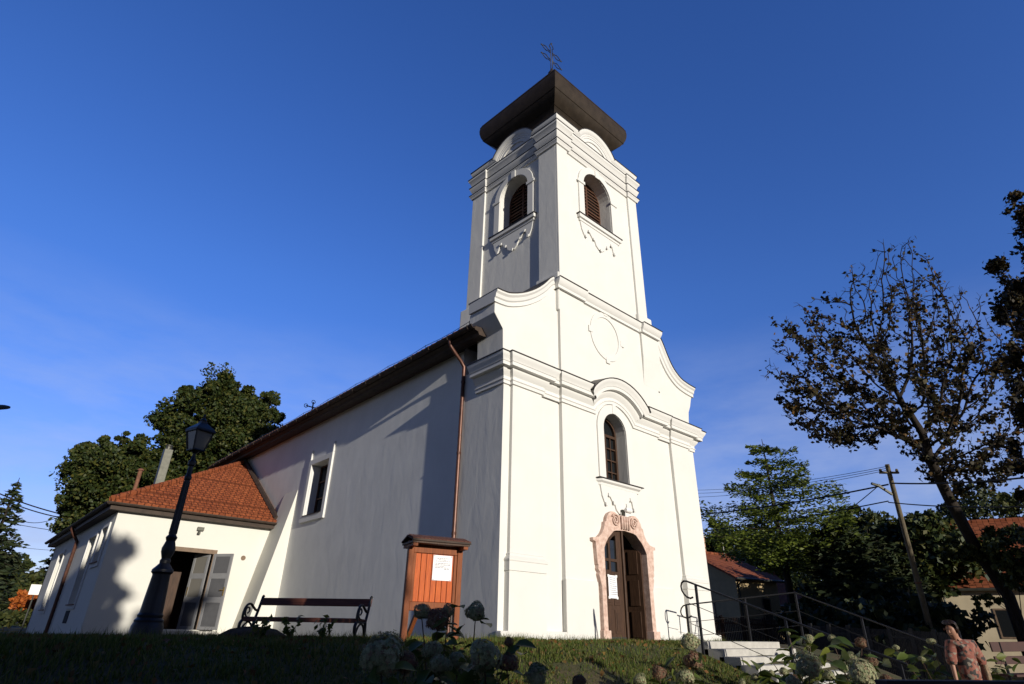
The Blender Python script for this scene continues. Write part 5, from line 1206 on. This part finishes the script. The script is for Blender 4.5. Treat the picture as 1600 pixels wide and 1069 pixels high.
def left_bits():
    # road sign
    b = at(40, 965, 30); b.z = -0.6; t = at(49, 922, 30)
    o = thing('road_sign', 'small blank white sign plate on a thin grey post at the far left', 'sign', b)
    mb = MB(); mb.tube([(0, 0, 0), (0, 0, t.z-b.z+0.25)], 0.035, 8); mb.build('post', M['metal'], o, smooth=True)
    mb = MB(); mb.box(-0.26, 0.26, -0.05, -0.036, t.z-b.z-0.20, t.z-b.z+0.30); mb.build('sign_plate', M['whitepaint'], o, bevel=0.004)
    # street light head poking in at the left edge
    p = at(-6, 638, 12); o = thing('street_light', 'grey street light head poking in at the left edge of the sky', 'street light', p)
    ax = CR
    mb = MB(); rings = []
    for s, w, h in ((-0.35, 0.05, 0.04), (-0.25, 0.10, 0.07), (-0.05, 0.13, 0.085), (0.12, 0.12, 0.075), (0.24, 0.07, 0.05), (0.28, 0.02, 0.02)):
        c = ax*s; rings.append([tuple(c + CF*w*math.cos(2*math.pi*i/10) + Vector((0, 0, 1))*h*math.sin(2*math.pi*i/10)*(1 if math.sin(2*math.pi*i/10) > 0 else 0.45)) for i in range(10)])
    mb.rings(rings, closed=True); mb.build('lamp_head', M['metal'], o, smooth=True)
    mb = MB(); mb.tube([tuple(ax*-0.3), tuple(ax*-0.9+Vector((0, 0, -0.1))), tuple(ax*-1.2+Vector((0, 0, -0.5))), tuple(ax*-1.2+Vector((0, 0, -p.z-0.6)))], 0.05, 8); mb.build('pole', M['metal'], o, smooth=True)
    # road at the far left
    mb = MB(); q = [at(-200, 985, 26), at(42, 982, 27), at(36, 989, 24), at(-200, 994, 23)]
    V = []
    for i in range(13):
        t_ = i/12
        for (a, c) in ((q[0], q[1]), (q[3], q[2])):
            w = a+(c-a)*t_; V.append((w.x, w.y, gz(w.x, w.y)+0.03))
    mb.add(V, [(2*i, 2*i+2, 2*i+3, 2*i+1) for i in range(12)]); r = mb.build('path', M['asphalt']); tag(r, kind='structure')
    # little iron hoop by the annex wall
    p = at(38, 985, 34); o = thing('hoop_rail', 'small dark iron hoop at the far corner of the annex', 'rail', (p.x, p.y, -0.7))
    mb = MB(); mb.tube([(-0.12, 0, 0), (-0.12, 0, 0.55), (-0.05, 0, 0.7), (0.1, 0, 0.72), (0.2, 0, 0.6)], 0.03, 8); mb.build('hoop', M['iron'], o, smooth=True)
    p = Vector((3.85, 10.3, 0)); z = gz(p.x, p.y); mb = MB(); rings = []
    for a, h in ((0.52, -0.06), (0.47, 0.05), (0.33, 0.12), (0.15, 0.15), (0.02, 0.155)): rings.append([(a*math.cos(2*math.pi*i/14)*(1+0.12*math.sin(3*i)), a*0.7*math.sin(2*math.pi*i/14), h*(1+0.15*math.sin(i*2.1))) for i in range(14)])
    mb.rings(rings, closed=True); s = mb.build('soil_mound', M['soil'], None, smooth='all'); s.location = (p.x, p.y, z); tag(s, 'small mound of dark soil at the left foot of the bench', 'soil heap')
left_bits()

# ================================================================ GRASS
def grass():
    n = 150000
    # denser near the crest and the lit strip
    u = RNG.random(n); x = RNG.uniform(-1.0, 15.5, n); y = np.where(u < 0.68, RNG.uniform(4.6, 9.2, n), RNG.uniform(9.0, 12.6, n))
    keep = ~((x > 8.55) & (y > 9.9)) & ~((x > 11.5) & (y < 7.25)) & (y > 0.25*np.abs(x)) & ~((np.abs(x-2.5) < 0.28) & (np.abs(y-11.05) < 0.28))
    x, y = x[keep], y[keep]
    x2 = RNG.uniform(-2, 8.6, 26000); y2 = RNG.uniform(12.6, 22, 26000); x = np.r_[x, x2]; y = np.r_[y, y2]
    bare = np.sin(x*1.1+3)*np.sin(y*1.7+1)+0.35*np.sin(x*3.7)*np.cos(y*4.1)
    k = (bare < 0.42) | (RNG.random(len(x)) < 0.22); x, y = x[k], y[k]; n = len(x)
    z = ground_z(x, y); h = 0.028+0.050*RNG.random(n)**2+0.07*RNG.random(n)*(RNG.random(n) < 0.05); w = 0.006+0.006*RNG.random(n); a = RNG.random(n)*2*np.pi
    h = h*(1+0.5*np.sin(x*2.1)*np.sin(y*1.9)); lean = RNG.normal(size=(n, 2))*0.4*h[:, None]
    dx, dy = np.cos(a)*w, np.sin(a)*w
    B0 = np.stack([x-dx, y-dy, z-0.01], 1); B1 = np.stack([x+dx, y+dy, z-0.01], 1); T = np.stack([x+lean[:, 0], y+lean[:, 1], z+h], 1)
    V = np.stack([B0, B1, T], 1).reshape(-1, 3); tag(mesh_np('grass', V, np.arange(3*n).reshape(n, 3), M['grass']), kind='stuff')
    o = mesh_np
grass()
def weeds():
    rnd = random.Random(5)
    for i, (px, lab) in enumerate([(402, 'leafy weed under the left half of the bench'), (450, 'tallest leafy weed under the middle of the bench'), (505, 'thin weed near the right end of the bench'), (882, 'spiky weed at the white church wall left of the door'), (980, 'grass tuft on the sunny lawn before the church door')]):
        p = atZ(px, 1000, -0.185)*(0.93 if px < 600 else 0.96); p.z = gz(p.x, p.y)
        o = thing('weed_plant', lab, 'weed', p, 0, 'weeds on the church lawn'); mb = MB(); C = []
        for k in range(9):
            a = rnd.random()*6.28; L = rnd.uniform(0.12, 0.30); e = Vector((math.cos(a)*L*0.5, math.sin(a)*L*0.5, L)); mb.tube([(0, 0, 0), tuple(e*0.5+Vector((0, 0, 0.03))), tuple(e)], [0.006, 0.004, 0.002], 4); C += [np.array(e)*t for t in (0.5, 0.75, 1.0)]
        mb.build('stem', M['hyleaf'], o, fix=False); C = np.repeat(np.array(C), 2, 0); C = C+RNG.normal(size=C.shape)*0.02; V, F = leaf_quads(C, 0.05, 1.8); mesh_np('leaves', V, F, M['grass'], o)
weeds()

def fallen():
    n = 1500; x = RNG.uniform(0, 14, n); y = RNG.uniform(4.5, 11.5, n); k = ~((x > 8.7) & (y > 9.9)) & ~((x > 11.4) & (y < 7.3)); x, y = x[k], y[k]
    C = np.stack([x, y, ground_z(x, y)+0.035], 1); V, F = leaf_quads(C, 0.055, 1.3)
    tag(mesh_np('fallen_leaves', V, F, M['orange2']), kind='stuff')
    rnd = np.random.default_rng(3); B = []
    for x0, x1, y0, y1, m in ((8.2, 11.8, 9.75, 9.95, 900), (14.2, 17.5, 9.75, 9.95, 500), (3.6, 8.3, 22.9, 23.3, 500), (3.3, 8.4, 10.6, 12.4, 1400), (1.0, 8.5, 7.4, 9.2, 1600)):
        c = np.stack([rnd.uniform(x0, x1, m//12), rnd.uniform(y0, y1, m//12)], 1); p = np.repeat(c, 12, 0) + rnd.normal(size=(len(c)*12, 2))*0.035; B.append(p)
    P = np.concatenate(B); n = len(P); z = ground_z(P[:, 0], P[:, 1]); h = 0.06+0.14*rnd.random(n)**2; a = rnd.random(n)*6.28; w = 0.005
    L = rnd.normal(size=(n, 2))*0.45*h[:, None]; dx, dy = np.cos(a)*w, np.sin(a)*w
    V = np.stack([np.stack([P[:, 0]-dx, P[:, 1]-dy, z-0.01], 1), np.stack([P[:, 0]+dx, P[:, 1]+dy, z-0.01], 1), np.stack([P[:, 0]+L[:, 0], P[:, 1]+L[:, 1], z+h], 1)], 1).reshape(-1, 3)
    tag(mesh_np('tall_grass', V, np.arange(3*n).reshape(n, 3), M['grass']), kind='stuff')
fallen()
# ================================================================ HYDRANGEAS
def hydrangea(label, heads, spread, nleaf, leafsize, ground, group, seed, brown=()):
    """heads: (px, py, depth, radius px)"""
    rnd = np.random.default_rng(seed); H = [(np.array(at(px, py, dep)), r*dep/FPX) for px, py, dep, r in heads]
    c = np.mean([h[0] for h in H], 0); base = Vector((c[0], c[1], ground)); O = np.array(base)
    o = thing('hydrangea_plant', label, 'hydrangea', base, 0, group)
    st = MB(); LC = []; LD = []
    for hp, r in H:
        foot = Vector((base.x+rnd.normal()*0.12, base.y+rnd.normal()*0.12, ground-0.05)); e = Vector(hp)-Vector((0, 0, r*0.7)); m = foot*0.45+e*0.55+Vector((rnd.normal()*0.05, rnd.normal()*0.05, 0.05))
        pts = [foot*(1-t)**2+m*2*t*(1-t)+e*t*t for t in [i/6 for i in range(7)]]; st.tube([p-base for p in pts], [0.011, 0.010, 0.009, 0.008, 0.007, 0.006, 0.005], 5)
        k = int(nleaf/len(H))
        for j in range(k):
            t = rnd.uniform(0.35, 1.0); p = foot*(1-t)**2+m*2*t*(1-t)+e*t*t; a = rnd.random()*6.283
            d = np.array([math.cos(a), math.sin(a), rnd.uniform(-0.5, 0.35)]); d /= np.linalg.norm(d); LC.append(np.array(p)+d*0.03+rnd.normal(size=3)*spread*0.4); LD.append(d)
    st.build('stem', M['wood'], o, fix=False)
    # ovate leaves, folded along the midrib
    V = []; F = []
    for p, d in zip(LC, LD):
        L = leafsize*(0.6+0.7*rnd.random()); sd_ = np.cross(d, [0, 0, 1]); sd_ /= np.linalg.norm(sd_); up = np.cross(sd_, d); roll = rnd.normal()*0.5; sd2 = sd_*math.cos(roll)+up*math.sin(roll); up2 = np.cross(sd2, d)
        b = len(V); prof = [(0, 0), (0.22, 0.24), (0.5, 0.31), (0.78, 0.20), (1.0, 0.0)]
        for t, w in prof:
            q = p+d*L*t-np.array([0, 0, 1])*L*0.25*t*t
            V += [q, q+sd2*L*w+up2*L*w*0.35, q-sd2*L*w+up2*L*w*0.35]
        for i in range(4):
            F += [(b+3*i, b+3*i+1, b+3*i+4, b+3*i+3), (b+3*i, b+3*i+3, b+3*i+5, b+3*i+2)]
    mesh_np('leaves', np.array(V)-O, np.array(F), M['hyleaf'], o, smooth=True)
    for hi, (hp, r) in enumerate(H):
        n = 900; d = rnd.normal(size=(n, 3)); d /= np.linalg.norm(d, axis=1, keepdims=True); ph = rnd.random(4)*6.28; lob = 0.86+0.13*np.sin(d[:, :1]*3.1+ph[0])*np.cos(d[:, 1:2]*3.3+ph[1])+0.10*np.sin(d[:, 2:]*4.0+ph[2]+d[:, :1]*2)-0.22*(d[:, 2:] < -0.55); q = hp + d*r*(lob-0.12+0.24*rnd.random((n, 1)))*np.array([1+0.12*math.sin(ph[3]), 1, 0.95+0.1*math.cos(ph[3])])
        x = np.cross(d, rnd.normal(size=(n, 3))); x /= np.linalg.norm(x, axis=1, keepdims=True); y = np.cross(d, x); s = r*0.105
        VV = []; FF = []
        for i in range(n):
            b = len(VV); VV.append(q[i])
            for k in range(4):
                a0 = k*math.pi/2; e0 = x[i]*math.cos(a0)+y[i]*math.sin(a0); e1 = x[i]*math.cos(a0+0.6)+y[i]*math.sin(a0+0.6); e2 = x[i]*math.cos(a0-0.6)+y[i]*math.sin(a0-0.6)
                b2 = len(VV); VV += [q[i]+e2*s*0.75+d[i]*s*0.15, q[i]+e0*s*1.15+d[i]*s*0.30, q[i]+e1*s*0.75+d[i]*s*0.15]; FF.append((b, b2, b2+1, b2+2))
        mesh_np('flower_head', np.array(VV)-O, np.array(FF), M['hybrown'] if hi in brown else M['hyflower'], o)
G = 'hydrangeas in the front bed'
hydrangea('shaded hydrangea with four round heads in front of the notice board', [(660, 957, 5.2, 14), (684, 969, 5.1, 18), (700, 955, 5.3, 11), (743, 957, 5.2, 18)], 0.16, 110, 0.17, -1.4, G, 1, brown=(1,))
hydrangea('low hydrangea with two broad pale heads left of the notice board', [(598, 1026, 4.0, 33), (634, 1037, 4.1, 18)], 0.14, 70, 0.15, -1.4, G, 2, brown=(1,))
hydrangea('low hydrangea with three small heads below the notice board', [(676, 1017, 4.6, 15), (688, 1040, 4.4, 17), (714, 1032, 4.6, 14), (742, 1052, 4.3, 15)], 0.15, 90, 0.15, -1.4, G, 3)
hydrangea('shaded hydrangea with reddish heads at the foot of the church corner', [(758, 1027, 4.3, 28), (794, 1037, 4.3, 17), (795, 1004, 4.8, 8)], 0.15, 90, 0.16, -1.4, G, 4, brown=(1, 2))
hydrangea('single dark hydrangea head low on the sunny grass slope', [(838, 1058, 4.4, 18), (905, 1066, 4.4, 12)], 0.12, 20, 0.11, -1.4, G, 5, brown=(1,))
hydrangea('sunlit hydrangea with tall cream head by the first railing post', [(1078, 1004, 7.6, 15), (1083, 1034, 7.4, 15), (1030, 1052, 7.4, 12), (1072, 1058, 7.3, 13), (1000, 1062, 7.4, 10)], 0.22, 90, 0.20, -1.4, G, 6, brown=(1, 2))
hydrangea('sunlit leafy hydrangea covering the lower steps', [(1264, 999, 8.2, 8), (1225, 1050, 8, 7), (1295, 1056, 7.8, 9), (1232, 990, 8.2, 3), (1205, 1030, 8.0, 3), (1262, 1010, 8.2, 4)], 0.36, 150, 0.24, -1.5, G, 7)
hydrangea('sunlit hydrangea with browning heads right of the steps', [(1300, 998, 8.5, 6), (1345, 1005, 8.5, 9), (1330, 1030, 8.3, 10), (1362, 1035, 8.3, 9), (1318, 1045, 8.1, 8)], 0.34, 130, 0.22, -1.5, G, 8, brown=(1, 3))
hydrangea('leafy sunlit hydrangea with small greenish heads hiding the step ends', [(1180, 1060, 7.6, 7), (1205, 1052, 7.6, 5), (1240, 1062, 7.4, 8), (1160, 1068, 7.4, 6)], 0.32, 130, 0.20, -1.5, G, 21, brown=(2,))
hydrangea('dark hydrangea with one large grey-green head before the steps', [(1262, 1041, 4.6, 21), (1240, 1068, 4.5, 12)], 0.10, 16, 0.12, -1.4, G, 9)
hydrangea('dark hydrangea with large head below the right stair rail', [(1347, 1052, 4.8, 21), (1385, 1066, 4.7, 11)], 0.10, 16, 0.12, -1.4, G, 10, brown=(1,))
hydrangea('far hydrangea with two little pale globes beside the person', [(1400, 1012, 10.4, 5), (1455, 1003, 10.6, 6), (1440, 1030, 10.2, 5), (1565, 1030, 10.6, 5), (1558, 1048, 10.4, 5)], 0.36, 150, 0.22, -1.6, G, 11)

# ================================================================ PERSON AND FOREGROUND TIMBER
def person():
    dep = 10.0; waist = at(1515, 1050, dep); head = at(1488, 978, dep)
    base = Vector((waist.x, waist.y, -1.62)); face_dir = Vector((-base.x, -base.y, 0)).normalized()
    fwd = face_dir; right = Vector((0, 0, 1)).cross(fwd)          # the person's left hand side is +right seen from the front
    o = thing('person', 'person in a coral floral blouse and grey trousers looking down beside the hydrangeas', 'person', base)
    k = 1.12
    lat = Vector((CR.x, CR.y, 0)).normalized()                      # to the right in the picture
    Pt = lambda x, y, z: lat*x*k + fwd*y*k + Vector((0, 0, z*k))
    def skin(name, m, pts, edges, rads, root, parent, sub=2):
        me = bpy.data.meshes.new(name); me.from_pydata([Pt(*p) for p in pts], edges, []); ob = bpy.data.objects.new(name, me); COL.objects.link(ob); ob.parent = parent
        sk = ob.modifiers.new('skin', 'SKIN'); sk.use_smooth_shade = True
        if not me.skin_vertices: me.skin_vertices.new()
        for i, r in enumerate(rads):
            rr = r if isinstance(r, tuple) else (r, r); me.skin_vertices[0].data[i].radius = (rr[0]*k, rr[1]*k); me.skin_vertices[0].data[i].use_root = (i == root)
        sb = ob.modifiers.new('sub', 'SUBSURF'); sb.levels = sub; sb.render_levels = sub; me.materials.append(m); return ob
    # joints: hips, spine, neck, head bowed to the picture's left, arms down, legs
    J = [(0, 0, 0.93), (0, 0, 1.10), (-0.01, 0.01, 1.28), (-0.03, 0.0, 1.39), (-0.055, 0.035, 1.455), (-0.08, 0.07, 1.515), (-0.105, 0.10, 1.60), (-0.10, 0.085, 1.665),
         (-0.17, 0, 1.38), (-0.235, 0.02, 1.13), (-0.24, 0.08, 0.90), (-0.235, 0.11, 0.82),
         (0.14, -0.01, 1.38), (0.235, -0.05, 1.14), (0.20, -0.03, 0.92), (0.185, 0.0, 0.84),
         (-0.09, 0, 0.86), (-0.10, 0.02, 0.48), (-0.10, -0.01, 0.08), (-0.11, 0.12, 0.03), (0.09, 0, 0.86), (0.11, 0.03, 0.48), (0.12, 0, 0.08), (0.13, 0.13, 0.03)]
    E = [(0, 1), (1, 2), (2, 3), (3, 4), (4, 5), (5, 6), (6, 7), (3, 8), (8, 9), (9, 10), (10, 11), (3, 12), (12, 13), (13, 14), (14, 15), (0, 16), (16, 17), (17, 18), (18, 19), (0, 20), (20, 21), (21, 22), (22, 23)]
    R = [(0.12, 0.095), (0.10, 0.08), (0.10, 0.08), (0.075, 0.06), 0.05, (0.068, 0.075), (0.078, 0.092), (0.055, 0.065), 0.045, 0.037, 0.028, 0.030, 0.045, 0.037, 0.028, 0.030, 0.078, 0.055, 0.038, 0.035, 0.078, 0.055, 0.038, 0.035]
    body_ = skin('body', M['skin'], J, E, R, 0, o)
    # hands: palm and five separate bent fingers each
    for wx, wy, wz, sg in ((-0.235, 0.11, 0.82, 1), (0.185, 0.0, 0.84, -1)):
        hp = [(wx, wy, wz), (wx, wy+0.01, wz-0.075)]; he = [(0, 1)]; hr = [(0.022, 0.030), (0.020, 0.034)]
        for f in range(4):
            y = wy-0.028+f*0.021; L = (0.070, 0.082, 0.078, 0.060)[f]; b = len(hp)
            hp += [(wx, y, wz-0.09), (wx+sg*0.008, y+0.003, wz-0.09-L*0.5), (wx+sg*0.025, y+0.002, wz-0.09-L)]; he += [(1, b), (b, b+1), (b+1, b+2)]; hr += [0.0095, 0.0085, 0.0075]
        b = len(hp); hp += [(wx+sg*0.012, wy+0.045, wz-0.045), (wx+sg*0.03, wy+0.06, wz-0.085)]; he += [(0, b), (b, b+1)]; hr += [0.011, 0.009]
        skin('hand', M['skin'], hp, he, hr, 0, o, 1)
    BL = [(0, 0, 0.83), (0, 0, 1.08), (-0.01, 0.01, 1.28), (-0.035, 0.0, 1.41), (-0.165, 0, 1.385), (-0.225, 0.015, 1.20), (-0.24, 0.03, 1.08), (0.14, -0.01, 1.385), (0.215, -0.04, 1.20), (0.238, -0.05, 1.08)]
    skin('blouse', M['blouse'], BL, [(0, 1), (1, 2), (2, 3), (3, 4), (4, 5), (5, 6), (3, 7), (7, 8), (8, 9)], [(0.215, 0.165), (0.19, 0.15), (0.20, 0.155), (0.125, 0.11), 0.095, 0.082, 0.088, 0.095, 0.082, 0.088], 0, o)
    TR = [(0, 0, 0.92), (-0.095, 0, 0.82), (-0.10, 0.02, 0.48), (-0.10, -0.01, 0.12), (0.095, 0, 0.82), (0.11, 0.03, 0.48), (0.12, 0, 0.12)]
    skin('trousers', M['jeans'], TR, [(0, 1), (1, 2), (2, 3), (0, 4), (4, 5), (5, 6)], [(0.165, 0.125), 0.10, 0.075, 0.07, 0.10, 0.075, 0.07], 0, o)
    # face: nose, brows, eyes, mouth, ears on a bowed head that looks to the lower left
    hc = Pt(-0.105, 0.10, 1.60); fd = (fwd*0.85 - lat*0.35 - Vector((0, 0, 0.45))).normalized(); fs = Vector((0, 0, 1)).cross(fd).normalized(); fu = fd.cross(fs)*-1
    if fu.z < 0: fu = -fu
    mb = MB(); nl, nm = 20, 12; hr0 = hc-fd*0.012+fu*0.012
    def hp_(a, e): return fd*math.cos(e)*math.cos(a)+fs*math.cos(e)*math.sin(a)+fu*math.sin(e)
    for a in range(nl):
        for e in range(nm):
            a0, a1 = 2*math.pi*a/nl, 2*math.pi*(a+1)/nl; e0, e1 = -math.pi/2+math.pi*e/nm, -math.pi/2+math.pi*(e+1)/nm
            c_ = hp_((a0+a1)/2, (e0+e1)/2); cf, cu = c_.dot(fd), c_.dot(fu)
            if (cf < 0.30 and cu > -0.75) or cu > 0.62:
                wv = lambda A, Ee: hr0+hp_(A, Ee)*(0.118+0.006*math.sin(A*9)+(0.012 if Ee > 0.3 else 0))*1.04
                mb.add([wv(a0, e0), wv(a1, e0), wv(a1, e1), wv(a0, e1)], [(0, 1, 2, 3)])
    mb.build('hair', M['hair'], o, smooth='all')
    mb = MB(); mb.tube([hc+fd*0.088+fu*0.02, hc+fd*0.118-fu*0.018, hc+fd*0.090-fu*0.028], [0.010, 0.016, 0.010], 8)
    for s in (-1, 1): mb.tube([hc+fs*s*0.094-fu*0.02+fd*0.0, hc+fs*s*0.100+fu*0.02], [0.014, 0.016], 8)
    mb.build('nose_and_ears', M['skin'], body_, smooth='all')
    mb = MB()
    for s in (-1, 1): mb.tube([hc+fd*0.092+fs*s*0.02+fu*0.022, hc+fd*0.085+fs*s*0.048+fu*0.020], 0.0045, 6); mb.tube([hc+fd*0.094+fs*s*0.016+fu*0.042, hc+fd*0.084+fs*s*0.052+fu*0.042], 0.0025, 6)
    mb.build('eyes_and_brows', M['hair'], body_)
    mb = MB(); mb.tube([hc+fd*0.088-fs*0.026-fu*0.055, hc+fd*0.096-fu*0.053, hc+fd*0.088+fs*0.026-fu*0.055], 0.006, 6); mb.build('mouth', M['brick'], body_)
    mb = MB()
    for x in (-0.11, 0.12): mb.lathe([(0.045, 0), (0.06, 0.03), (0.045, 0.09)], Pt(x, 0.06, -0.02), 10)
    mb.build('shoe', M['leather'], o, smooth=True)
    bg = thing('shoulder_bag', 'small patterned shoulder bag hanging at the hip of the person in the coral blouse', 'bag', base)
    mb = MB(); c = Pt(0.27, -0.02, 0.98); rings = []
    for z, s in ((-0.14, 0.75), (-0.13, 0.95), (0.0, 1.0), (0.12, 0.9), (0.13, 0.7)): rings.append([tuple(c+lat*0.05*s*math.cos(2*math.pi*i/12)*k+fwd*0.13*s*math.sin(2*math.pi*i/12)*k+Vector((0, 0, z*k))) for i in range(12)])
    mb.rings(rings, closed=True); mb.build('pouch', M['bag'], bg, smooth=True)
    mb = MB(); mb.tube([c+Vector((0, 0, 0.13)), Pt(0.20, 0.10, 1.20), Pt(0.06, 0.135, 1.33), Pt(-0.05, 0.10, 1.47), Pt(-0.03, -0.07, 1.47), Pt(0.12, -0.15, 1.25), c+Vector((0, 0, 0.12))], 0.011, 6); mb.build('strap', M['leather'], bg, smooth='all')
person()

def timber():
    a = at(1376, 1064, 3.0); b = at(1640, 1066, 3.2)
    o = thing('timber_rail', 'dark low timber rail across the lower right corner', 'rail', (a+b)/2); O = o.location
    mb = MB(); mb.beam(a-Vector((0, 0, 0.03)), b-Vector((0, 0, 0.03)), 0.09, 0.07); mb.build('top_beam', M['darkwood'], o, origin=O, bevel=0.006)
    for t in (0.08, 0.55, 0.95):
        p = a+(b-a)*t; mb = MB(); mb.box(p.x-0.045, p.x+0.045, p.y-0.045, p.y+0.045, -1.6, p.z-0.06); mb.build('post', M['darkwood'], o, origin=O)
    a = at(1548, 1011, 13.2); b = at(1690, 1009, 13.6); z0 = -1.55
    o = thing('plank_bench', 'red-brown plank bench seen behind the person at the right edge', 'bench', ((a+b)/2).to_tuple()); O = o.location; back = Vector((CF.x, CF.y, 0)).normalized()
    mb = MB(); mb.beam(a, b, 0.04, 0.20); mb.beam(a-Vector((0, 0, 0.27)), b-Vector((0, 0, 0.27)), 0.04, 0.16); mb.build('backrest', M['redwood'], o, origin=O, bevel=0.006)
    mb = MB(); mb.beam(a-back*0.25-Vector((0, 0, 0.55)), b-back*0.25-Vector((0, 0, 0.55)), 0.42, 0.05); mb.build('seat', M['redwood'], o, origin=O, bevel=0.006)
    for t in (0.1, 0.9):
        p = a+(b-a)*t; mb = MB(); mb.beam(p+Vector((0, 0, 0.1)), Vector((p.x, p.y, z0)), 0.07, 0.05, up=(0, 1, 0)); mb.beam(p-back*0.42-Vector((0, 0, 0.55)), Vector((p.x-back.x*0.42, p.y-back.y*0.42, z0)), 0.07, 0.05, up=(0, 1, 0)); mb.build('leg', M['iron'], o, origin=O)
timber()

# ================================================================ TREES BEHIND THE PHOTOGRAPHER (they shade the lawn)
def behind():
    def B(x, y, z, r, rz): return (np.array([x, y, z]), (r, r*0.8, rz))
    Yb = -16; G = 'trees behind the photographer'
    tree('garden_tree', 'broad garden tree standing behind the photographer on the left', 'tree', (-4, Yb, -1.5), [B(-1.1, Yb, 8.2, 1.5, 1.8), B(-1.05, Yb, 5.2, 1.6, 3.2), B(-0.9, Yb, 1.6, 1.5, 2.8), B(-2.6, Yb, 9.2, 1.5, 1.5), B(-4.6, Yb, 7.6, 2.5, 2.4), B(-4.6, Yb, 3.5, 3.0, 4.6), B(-9, Yb, 5, 3.5, 6)], 60000, 0.40, M['linden'], 0.4, G, seed=51, shell=0.1, subr=0.16)
    tree('garden_tree', 'lower garden tree standing behind the photographer', 'tree', (0.8, Yb, -1.5), [B(-0.4, Yb, 3.0, 0.9, 4.3), B(0.7, Yb, 3.0, 0.9, 4.3), B(1.6, Yb, 3.2, 0.8, 4.6), B(2.2, Yb, 3.3, 0.6, 4.7), B(2.35, Yb, 3.3, 0.4, 4.7)], 34000, 0.34, M['linden'], 0.3, G, seed=52, shell=0.05, subr=0.13)
    tree('garden_shrub', 'low garden shrub standing behind the photographer', 'shrub', (2.9, Yb, -1.5), [B(2.6, Yb, 1.1, 0.7, 2.7), B(3.3, Yb, 0.9, 0.6, 2.4)], 9000, 0.3, M['linden'], 0.1, seed=54, shell=0.05, subr=0.13)
    tree('garden_tree', 'wide garden tree standing behind the photographer on the right', 'tree', (27, Yb, -1.5), [B(25, Yb, 2.8, 2.6, 4.2), B(31, Yb, 2.8, 4.2, 4.6)], 16000, 0.5, M['linden'], 0.4, G, seed=53, shell=0.2)
behind()
